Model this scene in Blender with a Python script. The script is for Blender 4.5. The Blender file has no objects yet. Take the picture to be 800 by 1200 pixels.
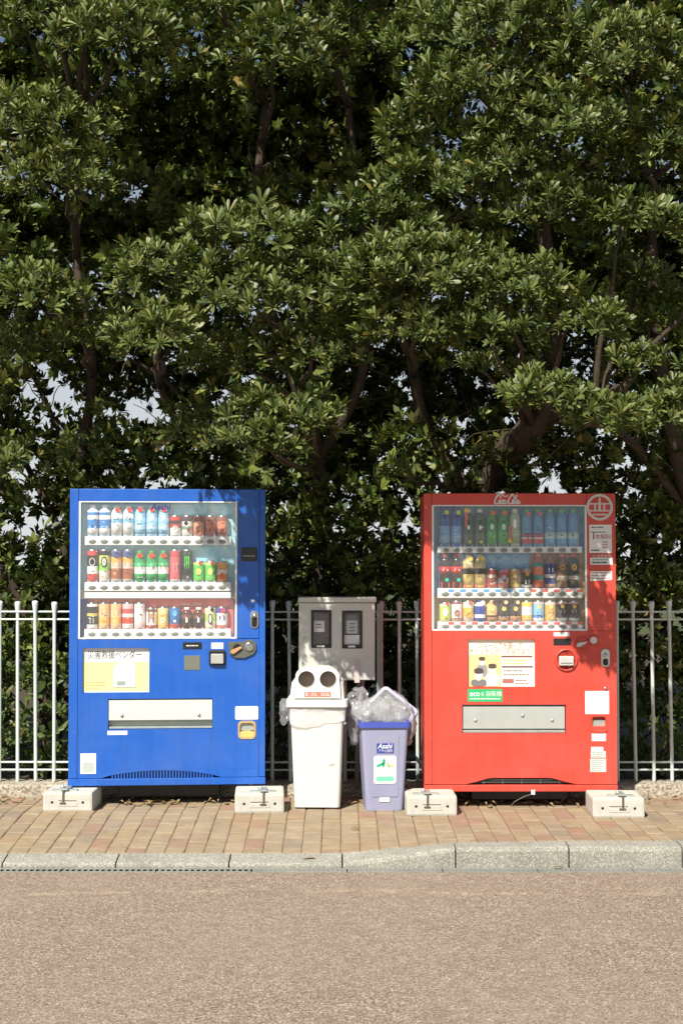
import bpy, bmesh, math, random
import numpy as np
from mathutils import Vector, Matrix, noise
R = math.radians
SC = bpy.context.scene
COL = SC.collection
random.seed(7); rng = np.random.default_rng(11)

# ------------------------------------------------------------------ camera
F = 1667.0                      # focal length in photo pixels (800 x 1200 photo)
CAMZ = 1.5
PITCH = math.atan(60.0 / F)     # horizon lies 60 px under the middle
cam = bpy.data.cameras.new('camera')
cam.sensor_fit = 'VERTICAL'; cam.sensor_height = 36.0; cam.lens = 36.0 * F / 1200.0
cam.clip_end = 3000.0
camo = bpy.data.objects.new('camera', cam); COL.objects.link(camo)
camo.location = (0, 0, CAMZ); camo.rotation_euler = (math.pi / 2 + PITCH, 0, 0)
SC.camera = camo

# ------------------------------------------------------------------ light
SUN_EL, SUN_AZ = R(47), R(25)   # sun behind the camera, to the left
sdir = Vector((-math.sin(SUN_AZ) * math.cos(SUN_EL), -math.cos(SUN_AZ) * math.cos(SUN_EL), math.sin(SUN_EL)))
world = bpy.data.worlds.new('World'); SC.world = world; world.use_nodes = True
wn = world.node_tree; bg = wn.nodes['Background']
sky = wn.nodes.new('ShaderNodeTexSky'); sky.sky_type = 'NISHITA'; sky.sun_disc = False
sky.sun_elevation = SUN_EL; sky.sun_rotation = math.pi + SUN_AZ
sky.air_density = 1.0; sky.dust_density = 1.0; sky.ozone_density = 1.0
# thin white summer haze over the whole sky, thickest at the horizon all round
wtc = wn.nodes.new('ShaderNodeTexCoord'); wsep = wn.nodes.new('ShaderNodeSeparateXYZ'); wn.links.new(wtc.outputs['Generated'], wsep.inputs[0])
wr = wn.nodes.new('ShaderNodeValToRGB'); wn.links.new(wsep.outputs[2], wr.inputs[0])
wr.color_ramp.elements[0].position = 0.0; wr.color_ramp.elements[0].color = (.92, .92, .92, 1); wr.color_ramp.elements[1].position = .34; wr.color_ramp.elements[1].color = (.06, .06, .06, 1)
wmx = wn.nodes.new('ShaderNodeMix'); wmx.data_type = 'RGBA'; wn.links.new(wr.outputs[0], wmx.inputs[0]); wn.links.new(sky.outputs[0], wmx.inputs[6]); wmx.inputs[7].default_value = (10.4, 10.7, 11., 1)
wn.links.new(wmx.outputs[2], bg.inputs[0]); bg.inputs[1].default_value = 0.05
sun = bpy.data.lights.new('sun', 'SUN'); sun.energy = 5.0; sun.angle = R(0.53); sun.color = (1.0, 0.94, 0.85)
suno = bpy.data.objects.new('sun', sun); COL.objects.link(suno)
suno.rotation_euler = sdir.to_track_quat('Z', 'Y').to_euler(); suno.location = (-4, -6, 9)
SC.view_settings.view_transform = 'Standard'; SC.view_settings.look = 'None'
SC.view_settings.exposure = 0.58; SC.view_settings.gamma = 1.0

def P(px, py, d):
    """photo pixel + distance along the ground -> world point"""
    a = (600.0 - py) / F
    f = math.cos(PITCH) - a * math.sin(PITCH); u = math.sin(PITCH) + a * math.cos(PITCH)
    return Vector(((px - 400.0) / F / f * d, d, CAMZ + u / f * d))

# ------------------------------------------------------------------ materials
MATS = {}
def srgb(r, g, b):
    f = lambda c: (c / 255 / 12.92) if c / 255 <= .04045 else ((c / 255 + .055) / 1.055) ** 2.4
    return (f(r), f(g), f(b))
def base(name):
    m = bpy.data.materials.new(name); m.use_nodes = True
    nt = m.node_tree; return m, nt, nt.nodes['Principled BSDF']
def N(nt, t, **kw):
    n = nt.nodes.new(t)
    for k, v in kw.items(): setattr(n, k, v)
    return n
def mixc(nt, a, b, fac):
    n = N(nt, 'ShaderNodeMix', data_type='RGBA')
    for i, v in ((6, a), (7, b)):
        if hasattr(v, 'links'): nt.links.new(v, n.inputs[i])
        else: n.inputs[i].default_value = (*v, 1)
    if hasattr(fac, 'links'): nt.links.new(fac, n.inputs[0])
    else: n.inputs[0].default_value = fac
    return n.outputs[2]
def noise_tex(nt, scale, detail=4, rough=.6, coord='Object', vec=None):
    tc = N(nt, 'ShaderNodeTexCoord'); n = N(nt, 'ShaderNodeTexNoise')
    n.inputs['Scale'].default_value = scale; n.inputs['Detail'].default_value = detail; n.inputs['Roughness'].default_value = rough
    nt.links.new(vec if vec is not None else tc.outputs[coord], n.inputs['Vector']); return n.outputs['Fac']
def ramp(nt, fac, stops):
    r = N(nt, 'ShaderNodeValToRGB'); nt.links.new(fac, r.inputs[0])
    e = r.color_ramp.elements
    while len(e) < len(stops): e.new(.5)
    for el, (p, c) in zip(e, stops): el.position = p; el.color = (*c, 1) if isinstance(c, tuple) else (c, c, c, 1)
    return r.outputs[0]
def bump(nt, p, h, strength=.3, dist=.005):
    b = N(nt, 'ShaderNodeBump'); b.inputs['Strength'].default_value = strength; b.inputs['Distance'].default_value = dist
    nt.links.new(h, b.inputs['Height']); nt.links.new(b.outputs[0], p.inputs['Normal'])
def paint(col, rough=.35, metal=0., wear=.12, spec=.5, scale=6.):
    """plain coloured solid with faint uneven dirt and gloss"""
    key = ('paint', tuple(round(c, 4) for c in col), rough, metal, wear, spec)
    if key in MATS: return MATS[key]
    m, nt, p = base('paint_%d' % len(MATS))
    n1 = noise_tex(nt, scale, 6, .65)
    dirt = tuple(min(1, c * .55 + .04) for c in col)
    f = ramp(nt, n1, [(.45, 0.), (.8, wear)])
    nt.links.new(mixc(nt, col, dirt, f), p.inputs['Base Color'])
    rr = ramp(nt, noise_tex(nt, scale * 3, 5), [(.3, max(.02, rough - .08)), (.7, min(1, rough + .12))])
    nt.links.new(rr, p.inputs['Roughness'])
    p.inputs['Metallic'].default_value = metal; p.inputs['Specular IOR Level'].default_value = spec
    MATS[key] = m; return m
def concrete(name, c1, c2, sc=60, bstr=.4, speck=None):
    m, nt, p = base(name)
    big = ramp(nt, noise_tex(nt, 5, 6, .7), [(.3, 0.), (.7, 1.)])
    colr = mixc(nt, c1, c2, big)
    fine = noise_tex(nt, sc, 5, .7)
    if speck:
        tc = N(nt, 'ShaderNodeTexCoord'); v = N(nt, 'ShaderNodeTexVoronoi'); v.inputs['Scale'].default_value = speck[0]
        nt.links.new(tc.outputs['Object'], v.inputs['Vector'])
        sep = N(nt, 'ShaderNodeSeparateColor'); nt.links.new(v.outputs['Color'], sep.inputs[0])
        f = ramp(nt, sep.outputs[0], [(0., 0.), (speck[2], 0.), (speck[2] + .03, 1.)])
        colr = mixc(nt, colr, speck[1], f)
        f2 = ramp(nt, sep.outputs[1], [(0., 0.), (.85, 0.), (.88, .7)])
        colr = mixc(nt, colr, tuple(min(.9, c * 1.5) for c in c2), f2)
    f = ramp(nt, fine, [(.3, .0), (.75, .45)])
    colr = mixc(nt, colr, tuple(c * .55 for c in c1), f)
    nt.links.new(colr, p.inputs['Base Color']); p.inputs['Roughness'].default_value = .9
    p.inputs['Specular IOR Level'].default_value = .25
    bump(nt, p, fine, bstr, .004); return m
M_METAL = paint((.55, .56, .54), .3, 1., .3)
M_STEEL = paint((.42, .47, .43), .42, .45, .4)
M_DARK = paint((.012, .012, .012), .4)
M_BLACK = paint((.02, .022, .022), .2)
M_WHITE = paint((.78, .78, .75), .4, 0, .1)
def road_mat():
    m, nt, p = base('road_asphalt')
    tc = N(nt, 'ShaderNodeTexCoord')
    v = N(nt, 'ShaderNodeTexVoronoi'); v.inputs['Scale'].default_value = 165; nt.links.new(tc.outputs['Object'], v.inputs['Vector'])
    sep = N(nt, 'ShaderNodeSeparateColor'); nt.links.new(v.outputs['Color'], sep.inputs[0])
    c = ramp(nt, sep.outputs[0], [(0., (.075, .058, .045)), (.18, (.165, .12, .09)), (.5, (.277, .206, .152)), (.74, (.335, .27, .204)), (.9, (.44, .38, .31)), (1., (.62, .56, .47))])
    big = ramp(nt, noise_tex(nt, 1.1, 7, .65), [(.3, 0.), (.72, 1.)])
    c = mixc(nt, c, (.33, .268, .203), mixv(nt, big, .5))
    blot = ramp(nt, noise_tex(nt, 14, 5, .7), [(.4, 0.), (.75, .5)])
    c = mixc(nt, c, (.17, .115, .085), blot)
    spot = ramp(nt, noise_tex(nt, 42, 2, .5), [(.70, 0.), (.74, .8)])
    c = mixc(nt, c, (.05, .04, .035), spot)
    # broken pale silt lines washed along the gutter
    mp = N(nt, 'ShaderNodeMapping'); nt.links.new(tc.outputs['Object'], mp.inputs[0])
    sx = N(nt, 'ShaderNodeSeparateXYZ'); nt.links.new(tc.outputs['Object'], sx.inputs[0])
    wob = N(nt, 'ShaderNodeTexNoise'); wob.inputs['Scale'].default_value = 1.6; wob.inputs['Detail'].default_value = 6
    nt.links.new(tc.outputs['Object'], wob.inputs['Vector'])
    a = N(nt, 'ShaderNodeMath', operation='MULTIPLY_ADD'); a.inputs[1].default_value = .35; nt.links.new(wob.outputs['Fac'], a.inputs[0]); nt.links.new(sx.outputs[1], a.inputs[2])
    s = N(nt, 'ShaderNodeMath', operation='SUBTRACT'); nt.links.new(a.outputs[0], s.inputs[0]); s.inputs[1].default_value = 7.24
    ab = N(nt, 'ShaderNodeMath', operation='ABSOLUTE'); nt.links.new(s.outputs[0], ab.inputs[0])
    line = ramp(nt, ab.outputs[0], [(0., 1.), (.02, .6), (.05, 0.)])
    brk = mixv2(nt, ramp(nt, noise_tex(nt, 3.2, 5, .7), [(.48, 0.), (.62, .8)]), ramp(nt, noise_tex(nt, 55, 4, .7), [(.42, 0.), (.58, 1.)]))
    mm = N(nt, 'ShaderNodeMath', operation='MULTIPLY'); nt.links.new(line, mm.inputs[0]); nt.links.new(brk, mm.inputs[1])
    c = mixc(nt, c, (.55, .42, .28), mm.outputs[0])
    nt.links.new(c, p.inputs['Base Color']); p.inputs['Roughness'].default_value = .9; p.inputs['Specular IOR Level'].default_value = .25
    bump(nt, p, v.outputs['Distance'], .55, .006); return m
def mixv(nt, v, k):
    n = N(nt, 'ShaderNodeMath', operation='MULTIPLY'); nt.links.new(v, n.inputs[0]); n.inputs[1].default_value = k; return n.outputs[0]
def mixv2(nt, a, b):
    n = N(nt, 'ShaderNodeMath', operation='MULTIPLY'); nt.links.new(a, n.inputs[0]); nt.links.new(b, n.inputs[1]); return n.outputs[0]
def paver_mat():
    m, nt, p = base('paver_clay')
    oi = N(nt, 'ShaderNodeObjectInfo'); geo = N(nt, 'ShaderNodeNewGeometry')
    ad = N(nt, 'ShaderNodeMath', operation='ADD'); nt.links.new(oi.outputs['Random'], ad.inputs[0]); nt.links.new(geo.outputs['Random Per Island'], ad.inputs[1])
    fr = N(nt, 'ShaderNodeMath', operation='FRACT'); nt.links.new(ad.outputs[0], fr.inputs[0])
    c = ramp(nt, fr.outputs[0], [(0., (0.304, 0.236, 0.155)), (.2, (0.339, 0.269, 0.178)), (.38, (0.275, 0.221, 0.149)), (.55, (0.333, 0.260, 0.167)), (.74, (0.298, 0.221, 0.147)), (.86, (0.310, 0.183, 0.129)), (.92, (0.257, 0.212, 0.155)), (1., (0.351, 0.283, 0.190))])
    tc = N(nt, 'ShaderNodeTexCoord')
    n1 = noise_tex(nt, 9, 6, .7, vec=geo.outputs['Position'])
    c = mixc(nt, c, (.17, .125, .09), ramp(nt, n1, [(.42, 0.), (.72, .6)]))
    n3 = noise_tex(nt, 2.2, 4, .6, vec=geo.outputs['Position'])
    c = mixc(nt, c, (.33, .235, .11), ramp(nt, n3, [(.5, 0.), (.68, .35)]))
    n2 = noise_tex(nt, 160, 4, .7, vec=geo.outputs['Position'])
    c = mixc(nt, c, (.4, .33, .23), ramp(nt, n2, [(.5, 0.), (.75, .5)]))
    nt.links.new(c, p.inputs['Base Color']); p.inputs['Roughness'].default_value = .9; p.inputs['Specular IOR Level'].default_value = .2
    bump(nt, p, n2, .5, .003); return m
M_ROAD = road_mat(); M_PAVER = paver_mat()
M_SAND = concrete('joint_sand', (.15, .115, .075), (.25, .19, .12), 90)
M_KERB = concrete('kerb_concrete', (.23, .225, .185), (.43, .42, .36), 130, .4, (210, (.22, .215, .18), .7))
M_FOOT = concrete('footing_aggregate', (.38, .34, .26), (.5, .45, .35), 70, .7, (75, (.24, .2, .15), .6))
M_BLOCK = concrete('block_concrete', (.5, .49, .43), (.62, .61, .54), 50, .25)
M_DRAIN = concrete('drain_grate', (.2, .205, .18), (.31, .31, .27), 70, .3)
M_SOIL = concrete('soil', (.05, .04, .025), (.09, .07, .045), 20, 1.)
def grass_ground():
    return concrete('meadow', (.05, .07, .025), (.09, .1, .04), 3, .5)
def leaf_mat(name, dark, mid, pale, trans=.22, dry=.03):
    m, nt, p = base(name)
    geo = N(nt, 'ShaderNodeNewGeometry')
    rnd = geo.outputs['Random Per Island']
    c = ramp(nt, rnd, [(0., dark), (.45, mid), (.8, pale), (1. - dry, pale), (1. - dry + .004, (.3, .2, .05))])
    n = noise_tex(nt, 1.7, 3, .5, vec=geo.outputs['Position'])
    c = mixc(nt, c, tuple(v * f for v, f in zip(mid, (1.25, 1.15, .85))), ramp(nt, n, [(.45, 0.), (.7, .7)]))
    back = mixc(nt, c, (.09, .115, .045), .4)
    c2 = mixc(nt, c, back, geo.outputs['Backfacing'])
    nt.links.new(c2, p.inputs['Base Color']); p.inputs['Roughness'].default_value = .45; p.inputs['Specular IOR Level'].default_value = .38
    tr = N(nt, 'ShaderNodeBsdfTranslucent'); nt.links.new(mixc(nt, c, (.2, .3, .03), .5), tr.inputs[0])
    mx = N(nt, 'ShaderNodeMixShader'); mx.inputs[0].default_value = trans
    nt.links.new(p.outputs[0], mx.inputs[1]); nt.links.new(tr.outputs[0], mx.inputs[2])
    nt.links.new(mx.outputs[0], nt.nodes['Material Output'].inputs[0]); return m
M_LEAF = leaf_mat('pittosporum_leaf', (.022, .05, .009), (.07, .108, .019), (.205, .228, .05), .1)
M_LEAFB = leaf_mat('shrub_leaf', (.05, .09, .02), (.085, .14, .03), (.13, .19, .045), .25)
M_BARK = concrete('bark', (.05, .038, .027), (.1, .077, .054), 30, 1.)
M_DRY = concrete('dry_leaf', (.26, .17, .08), (.36, .25, .13), 20, .4)
def glass_mat(name, tint=(1, 1, 1), rough=.01, haze=0.):
    m, nt, p = base(name)
    t = N(nt, 'ShaderNodeBsdfTransparent'); t.inputs[0].default_value = (*tint, 1)
    g = N(nt, 'ShaderNodeBsdfGlossy'); g.inputs['Roughness'].default_value = rough
    lw = N(nt, 'ShaderNodeLayerWeight'); lw.inputs[0].default_value = .5
    pw = N(nt, 'ShaderNodeMath', operation='POWER'); nt.links.new(lw.outputs['Facing'], pw.inputs[0]); pw.inputs[1].default_value = 5
    fr = N(nt, 'ShaderNodeMath', operation='MULTIPLY_ADD'); nt.links.new(pw.outputs[0], fr.inputs[0]); fr.inputs[1].default_value = .95; fr.inputs[2].default_value = .035
    mx = N(nt, 'ShaderNodeMixShader'); nt.links.new(fr.outputs[0], mx.inputs[0]); nt.links.new(t.outputs[0], mx.inputs[1]); nt.links.new(g.outputs[0], mx.inputs[2])
    out = mx.outputs[0]
    if haze:
        d = N(nt, 'ShaderNodeBsdfDiffuse'); d.inputs[0].default_value = (.8, .8, .8, 1)
        m2 = N(nt, 'ShaderNodeMixShader'); m2.inputs[0].default_value = haze
        nt.links.new(out, m2.inputs[1]); nt.links.new(d.outputs[0], m2.inputs[2]); out = m2.outputs[0]
    nt.links.new(out, nt.nodes['Material Output'].inputs[0]); return m
M_GLASS = glass_mat('display_glass', (.98, .985, .985), .02, .045)
M_BAG = glass_mat('clear_plastic_bag', (.92, .93, .93), .1, .17)
M_BAGT = glass_mat('lilac_plastic_bag', (.8, .78, .86), .12, .26)

# ------------------------------------------------------------------ mesh helpers
def link(name, me, parent=None, loc=None, rot=None):
    o = bpy.data.objects.new(name, me); COL.objects.link(o)
    if parent: o.parent = parent
    if loc is not None: o.location = loc
    if rot is not None: o.rotation_euler = rot
    return o
def tag(o, label=None, cat=None, group=None, kind=None):
    for k, v in (('label', label), ('category', cat), ('group', group), ('kind', kind)):
        if v: o[k] = v
    return o
def thing(name, label, cat, loc=(0, 0, 0), rz=0, group=None):
    o = link(name, None, None, loc, (0, 0, rz)); return tag(o, label, cat, group)
def fin(bm, name, mats, smooth=False):
    me = bpy.data.meshes.new(name); bmesh.ops.recalc_face_normals(bm, faces=bm.faces); bm.to_mesh(me); bm.free()
    for m in (mats if isinstance(mats, (list, tuple)) else [mats]): me.materials.append(m)
    if smooth: me.polygons.foreach_set('use_smooth', [True] * len(me.polygons))
    return me
def bbox(bm, x0, x1, y0, y1, z0, z1, bev=0., seg=1, mi=0):
    r = bmesh.ops.create_cube(bm, size=1)
    vs = r['verts']
    bmesh.ops.transform(bm, verts=vs, matrix=Matrix.Translation(((x0 + x1) / 2, (y0 + y1) / 2, (z0 + z1) / 2)) @ Matrix.Diagonal((x1 - x0, y1 - y0, z1 - z0, 1)))
    fs = list({f for v in vs for f in v.link_faces})
    for f in fs: f.material_index = mi
    if bev > 0:
        es = list({e for v in vs for e in v.link_edges})
        bmesh.ops.bevel(bm, geom=es, offset=bev, segments=seg, affect='EDGES', profile=.6)
def box(name, parent, mat, x0, x1, y0, y1, z0, z1, bev=.003, seg=1, label=None):
    bm = bmesh.new(); bbox(bm, x0, x1, y0, y1, z0, z1, bev, seg)
    o = link(name, fin(bm, name, mat), parent)
    if label: o['label'] = label
    return o
def prism_bm(bm, pts, y0, y1, bev=0., mi=0):
    """outline in x,z extruded from y0 (front) to y1 (back)"""
    a = [bm.verts.new((x, y0, z)) for x, z in pts]; b = [bm.verts.new((x, y1, z)) for x, z in pts]
    fs = [bm.faces.new(a), bm.faces.new(b[::-1])]
    n = len(pts)
    for i in range(n): fs.append(bm.faces.new((a[i], b[i], b[(i + 1) % n], a[(i + 1) % n])))
    for f in fs: f.material_index = mi
    if bev: bmesh.ops.bevel(bm, geom=list(fs[0].edges), offset=bev, segments=2, affect='EDGES', profile=.6)
def prism(name, parent, mat, pts, y0, y1, bev=0., label=None):
    bm = bmesh.new(); prism_bm(bm, pts, y0, y1, bev)
    bmesh.ops.triangulate(bm, faces=[f for f in bm.faces if len(f.verts) > 4])
    o = link(name, fin(bm, name, mat), parent)
    if label: o['label'] = label
    return o
def rrect(x0, x1, z0, z1, r, n=5):
    pts = []
    for cx, cz, a0 in ((x1 - r, z1 - r, 0), (x0 + r, z1 - r, 90), (x0 + r, z0 + r, 180), (x1 - r, z0 + r, 270)):
        for i in range(n + 1):
            a = R(a0 + 90 * i / n); pts.append((cx + r * math.cos(a), cz + r * math.sin(a)))
    return pts
def circ(cx, cz, r, n=24): return [(cx + r * math.cos(2 * math.pi * i / n), cz + r * math.sin(2 * math.pi * i / n)) for i in range(n)]
def lathe_bm(bm, prof, mi=None, n=16, axis='Z', c=(0, 0, 0)):
    """prof: list of (r, h); mi: material index for each span"""
    rings = []
    for r, h in prof:
        ring = []
        for i in range(n):
            a = 2 * math.pi * i / n; x, y = r * math.cos(a), r * math.sin(a)
            v = (x, y, h) if axis == 'Z' else (x, h, y)
            ring.append(bm.verts.new((v[0] + c[0], v[1] + c[1], v[2] + c[2])))
        rings.append(ring)
    for k in range(len(rings) - 1):
        for i in range(n):
            f = bm.faces.new((rings[k][i], rings[k][(i + 1) % n], rings[k + 1][(i + 1) % n], rings[k + 1][i]))
            f.smooth = True
            if mi: f.material_index = mi[k]
    if prof[0][0] > 1e-4: bm.faces.new(rings[0][::-1]).material_index = mi[0] if mi else 0
    if prof[-1][0] > 1e-4: bm.faces.new(rings[-1]).material_index = mi[-1] if mi else 0
def tube_bm(bm, pts, rad, n=6, cap=True):
    pts = [Vector(p) for p in pts]; rings = []
    for i, p in enumerate(pts):
        t = (pts[min(i + 1, len(pts) - 1)] - pts[max(i - 1, 0)]).normalized()
        a = t.cross(Vector((0.13, .31, .94))); a = a.normalized() if a.length > 1e-4 else Vector((1, 0, 0)); b = t.cross(a)
        r = rad[i] if isinstance(rad, (list, tuple)) else rad
        rings.append([bm.verts.new(p + (a * math.cos(2 * math.pi * k / n) + b * math.sin(2 * math.pi * k / n)) * r) for k in range(n)])
    for k in range(len(rings) - 1):
        for i in range(n):
            f = bm.faces.new((rings[k][i], rings[k][(i + 1) % n], rings[k + 1][(i + 1) % n], rings[k + 1][i])); f.smooth = True
    if cap: bm.faces.new(rings[0][::-1]); bm.faces.new(rings[-1])
def tube(name, parent, mat, pts, rad, n=6):
    bm = bmesh.new(); tube_bm(bm, pts, rad, n); return link(name, fin(bm, name, mat), parent)
def panel_holes(name, parent, mat, x0, x1, z0, z1, y0, y1, holes):
    """upright board with rectangular openings"""
    xs = sorted({x0, x1, *[h[0] for h in holes], *[h[1] for h in holes]}); zs = sorted({z0, z1, *[h[2] for h in holes], *[h[3] for h in holes]})
    bm = bmesh.new(); V = {}
    def v(i, j, k):
        if (i, j, k) not in V: V[i, j, k] = bm.verts.new((xs[i], (y0, y1)[k], zs[j]))
        return V[i, j, k]
    def solid(i, j):
        if not (0 <= i < len(xs) - 1 and 0 <= j < len(zs) - 1): return False
        cx, cz = (xs[i] + xs[i + 1]) / 2, (zs[j] + zs[j + 1]) / 2
        return not any(h[0] < cx < h[1] and h[2] < cz < h[3] for h in holes)
    for i in range(len(xs) - 1):
        for j in range(len(zs) - 1):
            if not solid(i, j): continue
            for k in (0, 1): bm.faces.new((v(i, j, k), v(i + 1, j, k), v(i + 1, j + 1, k), v(i, j + 1, k)))
            for di, dj, a, b in ((-1, 0, (i, j), (i, j + 1)), (1, 0, (i + 1, j), (i + 1, j + 1)), (0, -1, (i, j), (i + 1, j)), (0, 1, (i, j + 1), (i + 1, j + 1))):
                if not solid(i + di, j + dj): bm.faces.new((v(*a, 0), v(*b, 0), v(*b, 1), v(*a, 1)))
    return link(name, fin(bm, name, mat), parent)
TXT = {}
def text(parent, body, mat, x, y, z, size, align='LEFT', width=None, name='lettering', bold=0., shear=0., rot=None):
    cu = bpy.data.curves.new('t', 'FONT'); cu.body = body; cu.size = 1; cu.align_x = align; cu.offset = bold * (.35 if body.isascii() else 0.); cu.shear = shear; cu.resolution_u = 4
    ob = bpy.data.objects.new('t', cu); COL.objects.link(ob)
    dg = bpy.context.evaluated_depsgraph_get(); me = bpy.data.meshes.new_from_object(ob.evaluated_get(dg))
    bpy.data.objects.remove(ob); bpy.data.curves.remove(cu)
    co = np.zeros(len(me.vertices) * 3); me.vertices.foreach_get('co', co); co = co.reshape(-1, 3)
    w = co[:, 0].max() - co[:, 0].min()
    sx = (width / w) if width else size
    out = np.stack([co[:, 0] * sx, np.zeros(len(co)), co[:, 1] * size], 1)
    me.vertices.foreach_set('co', out.ravel()); me.materials.clear(); me.materials.append(mat)
    me.polygons.foreach_set('material_index', [0] * len(me.polygons)); me.update()
    return link(name, me, parent, (x, y, z), rot)
def printed_lines(parent, mat, x0, x1, y, ztop, rows, pitch, h, seed=0, name='printed_lines'):
    """small flat bars of print too fine to read, one mesh"""
    rr = random.Random(seed); bm = bmesh.new()
    for k in range(rows):
        x = x0; z = ztop - k * pitch; end = x1 - (x1 - x0) * rr.uniform(0, .35)
        while x < end:
            w = min(rr.uniform(.006, .02), end - x)
            bm.faces.new([bm.verts.new(c) for c in ((x, y, z), (x + w, y, z), (x + w, y, z - h), (x, y, z - h))]); x += w + .003
    return link(name, fin(bm, name, mat), parent)
def parent_all(): pass

# ------------------------------------------------------------------ the ground
def kerb_back(x): return -.067 if x < 0 else (-.067 + .055 * x / .6 if x < .6 else (-.012 + .012 * (x - .6) / .6 if x < 1.2 else 0.))
def pave_z(x, y):
    t = min(max((y - 7.75) / .85, 0), 1); return kerb_back(x) * (1 - t)
ROADZ = -.115
def grid_sheet(name, mat, x0, x1, y0, y1, fz, nx, ny, kind='structure', parent=None):
    bm = bmesh.new(); g = [[bm.verts.new((x0 + (x1 - x0) * i / nx, y0 + (y1 - y0) * j / ny, fz(x0 + (x1 - x0) * i / nx, y0 + (y1 - y0) * j / ny))) for j in range(ny + 1)] for i in range(nx + 1)]
    for i in range(nx):
        for j in range(ny): bm.faces.new((g[i][j], g[i + 1][j], g[i + 1][j + 1], g[i][j + 1]))
    o = link(name, fin(bm, name, mat), parent); o['kind'] = kind; return o
grid_sheet('ground', grass_ground(), -1500, 1500, -1500, 1500, lambda x, y: -.35, 2, 2)
grid_sheet('road', M_ROAD, -60, 60, -40, 7.492, lambda x, y: ROADZ, 2, 2)
pavement = grid_sheet('pavement', M_SAND, -6, 6, 7.75, 9.2, lambda x, y: pave_z(x, y) - .0065, 60, 24)
grid_sheet('planting_bed', M_SOIL, -30, 30, 9.3, 30, lambda x, y: .03 + .1 * math.sin(x * 1.7) * math.sin(y * 1.3) * .3, 30, 20)

# pavers laid end-on to the kerb, staggered from course to course
PW, PL = .106, .207
pav_meshes = []
def paver_bm(bm, seed, M=Matrix()):
    rr = random.Random(seed); w, l = PW / 2 - .0018, PL / 2 - .006
    e = .006
    lo = [(-w, -l), (w, -l), (w, l), (-w, l)]
    lo = [(x + rr.uniform(-.0015, .0015), y + rr.uniform(-.002, .002)) for x, y in lo]
    a = [bm.verts.new(M @ Vector((x, y, -.03))) for x, y in lo]
    b = [bm.verts.new(M @ Vector((x, y, -.004 + rr.uniform(-.001, .001)))) for x, y in lo]
    c = [bm.verts.new(M @ Vector((x * (1 - e / w), y * (1 - e / l), rr.uniform(-.001, .001)))) for x, y in lo]
    for i in range(4):
        j = (i + 1) % 4
        bm.faces.new((a[i], a[j], b[j], b[i])); bm.faces.new((b[i], b[j], c[j], c[i]))
    bm.faces.new(c); bm.faces.new(a[::-1])
for k in range(8):
    bm = bmesh.new(); paver_bm(bm, k); pav_meshes.append(fin(bm, 'paver', M_PAVER))
rest = bmesh.new(); rp = random.Random(3)
for ci in range(-54, 55):
    x = ci * PW + .05
    off = (ci % 2) * PL / 2 + rp.uniform(-.012, .012)
    y = 7.752 + PL / 2 - off
    while y - PL / 2 < 9.18:
        y0, y1 = max(y - PL / 2, 7.752), min(y + PL / 2, 9.19)
        if y1 - y0 > .03:
            yc = (y0 + y1) / 2; sl = math.atan2(pave_z(x, yc + .05) - pave_z(x, yc - .05), .1); sx = math.atan2(pave_z(x + .05, yc) - pave_z(x - .05, yc), .1)
            z = pave_z(x, yc) + rp.uniform(-.002, .002)
            px = 400 + F * x / yc
            rot = (sl + rp.uniform(-.012, .012), -sx + rp.uniform(-.012, .012), rp.uniform(-.012, .012))
            if -12 < px < 812 and yc < 9.05:
                o = link('paver', pav_meshes[rp.randrange(8)], pavement, (x + rp.uniform(-.001, .001), yc, z), rot); o.scale = (1, (y1 - y0) / PL, 1)
            else:
                from mathutils import Euler
                paver_bm(rest, rp.randrange(999), Matrix.Translation((x, yc, z)) @ Euler(rot).to_matrix().to_4x4() @ Matrix.Diagonal((1, (y1 - y0) / PL, 1, 1)))
        y += PL
o = link('paver_field', fin(rest, 'paver_field', M_PAVER), pavement); o['kind'] = 'stuff'

# kerb stones 0.6 m long, dropped on one side of the joint at x = 0
kerb = grid_sheet('kerb', M_SAND, -6, 6, 7.605, 7.748, lambda x, y: ROADZ - .01, 2, 1)
def kerb_front_top(x): return -.09 if x < 0 else (-.09 + .082 * x / .6 if x < .6 else (-.008 + .004 * min(1, (x - .6) / .6)))
for i in range(-10, 10):
    xa, xb = i * .6 + .004 + .004, (i + 1) * .6 - .004 + .004
    bm = bmesh.new(); nseg = 6
    secs = []
    for s in range(nseg + 1):
        x = xa + (xb - xa) * s / nseg; f = kerb_front_top(min(max(x, -9), 9)); b = kerb_back(x) + .002
        h = f - ROADZ; r = min(.022, h * .5)
        sec = [(7.6, ROADZ - .05), (7.6, f - r), (7.6 + r * .3, f - r * .3), (7.6 + r, f + (b - f) * r / .15), (7.745, b), (7.745, ROADZ - .05)]
        secs.append([bm.verts.new((x, y, z)) for y, z in sec])
    for s in range(nseg):
        for k in range(6):
            j = (k + 1) % 6; bm.faces.new((secs[s][k], secs[s][j], secs[s + 1][j], secs[s + 1][k]))
    bm.faces.new(secs[0]); bm.faces.new(secs[-1][::-1])
    link('kerb_stone', fin(bm, 'kerb_stone', M_KERB), kerb)
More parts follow.
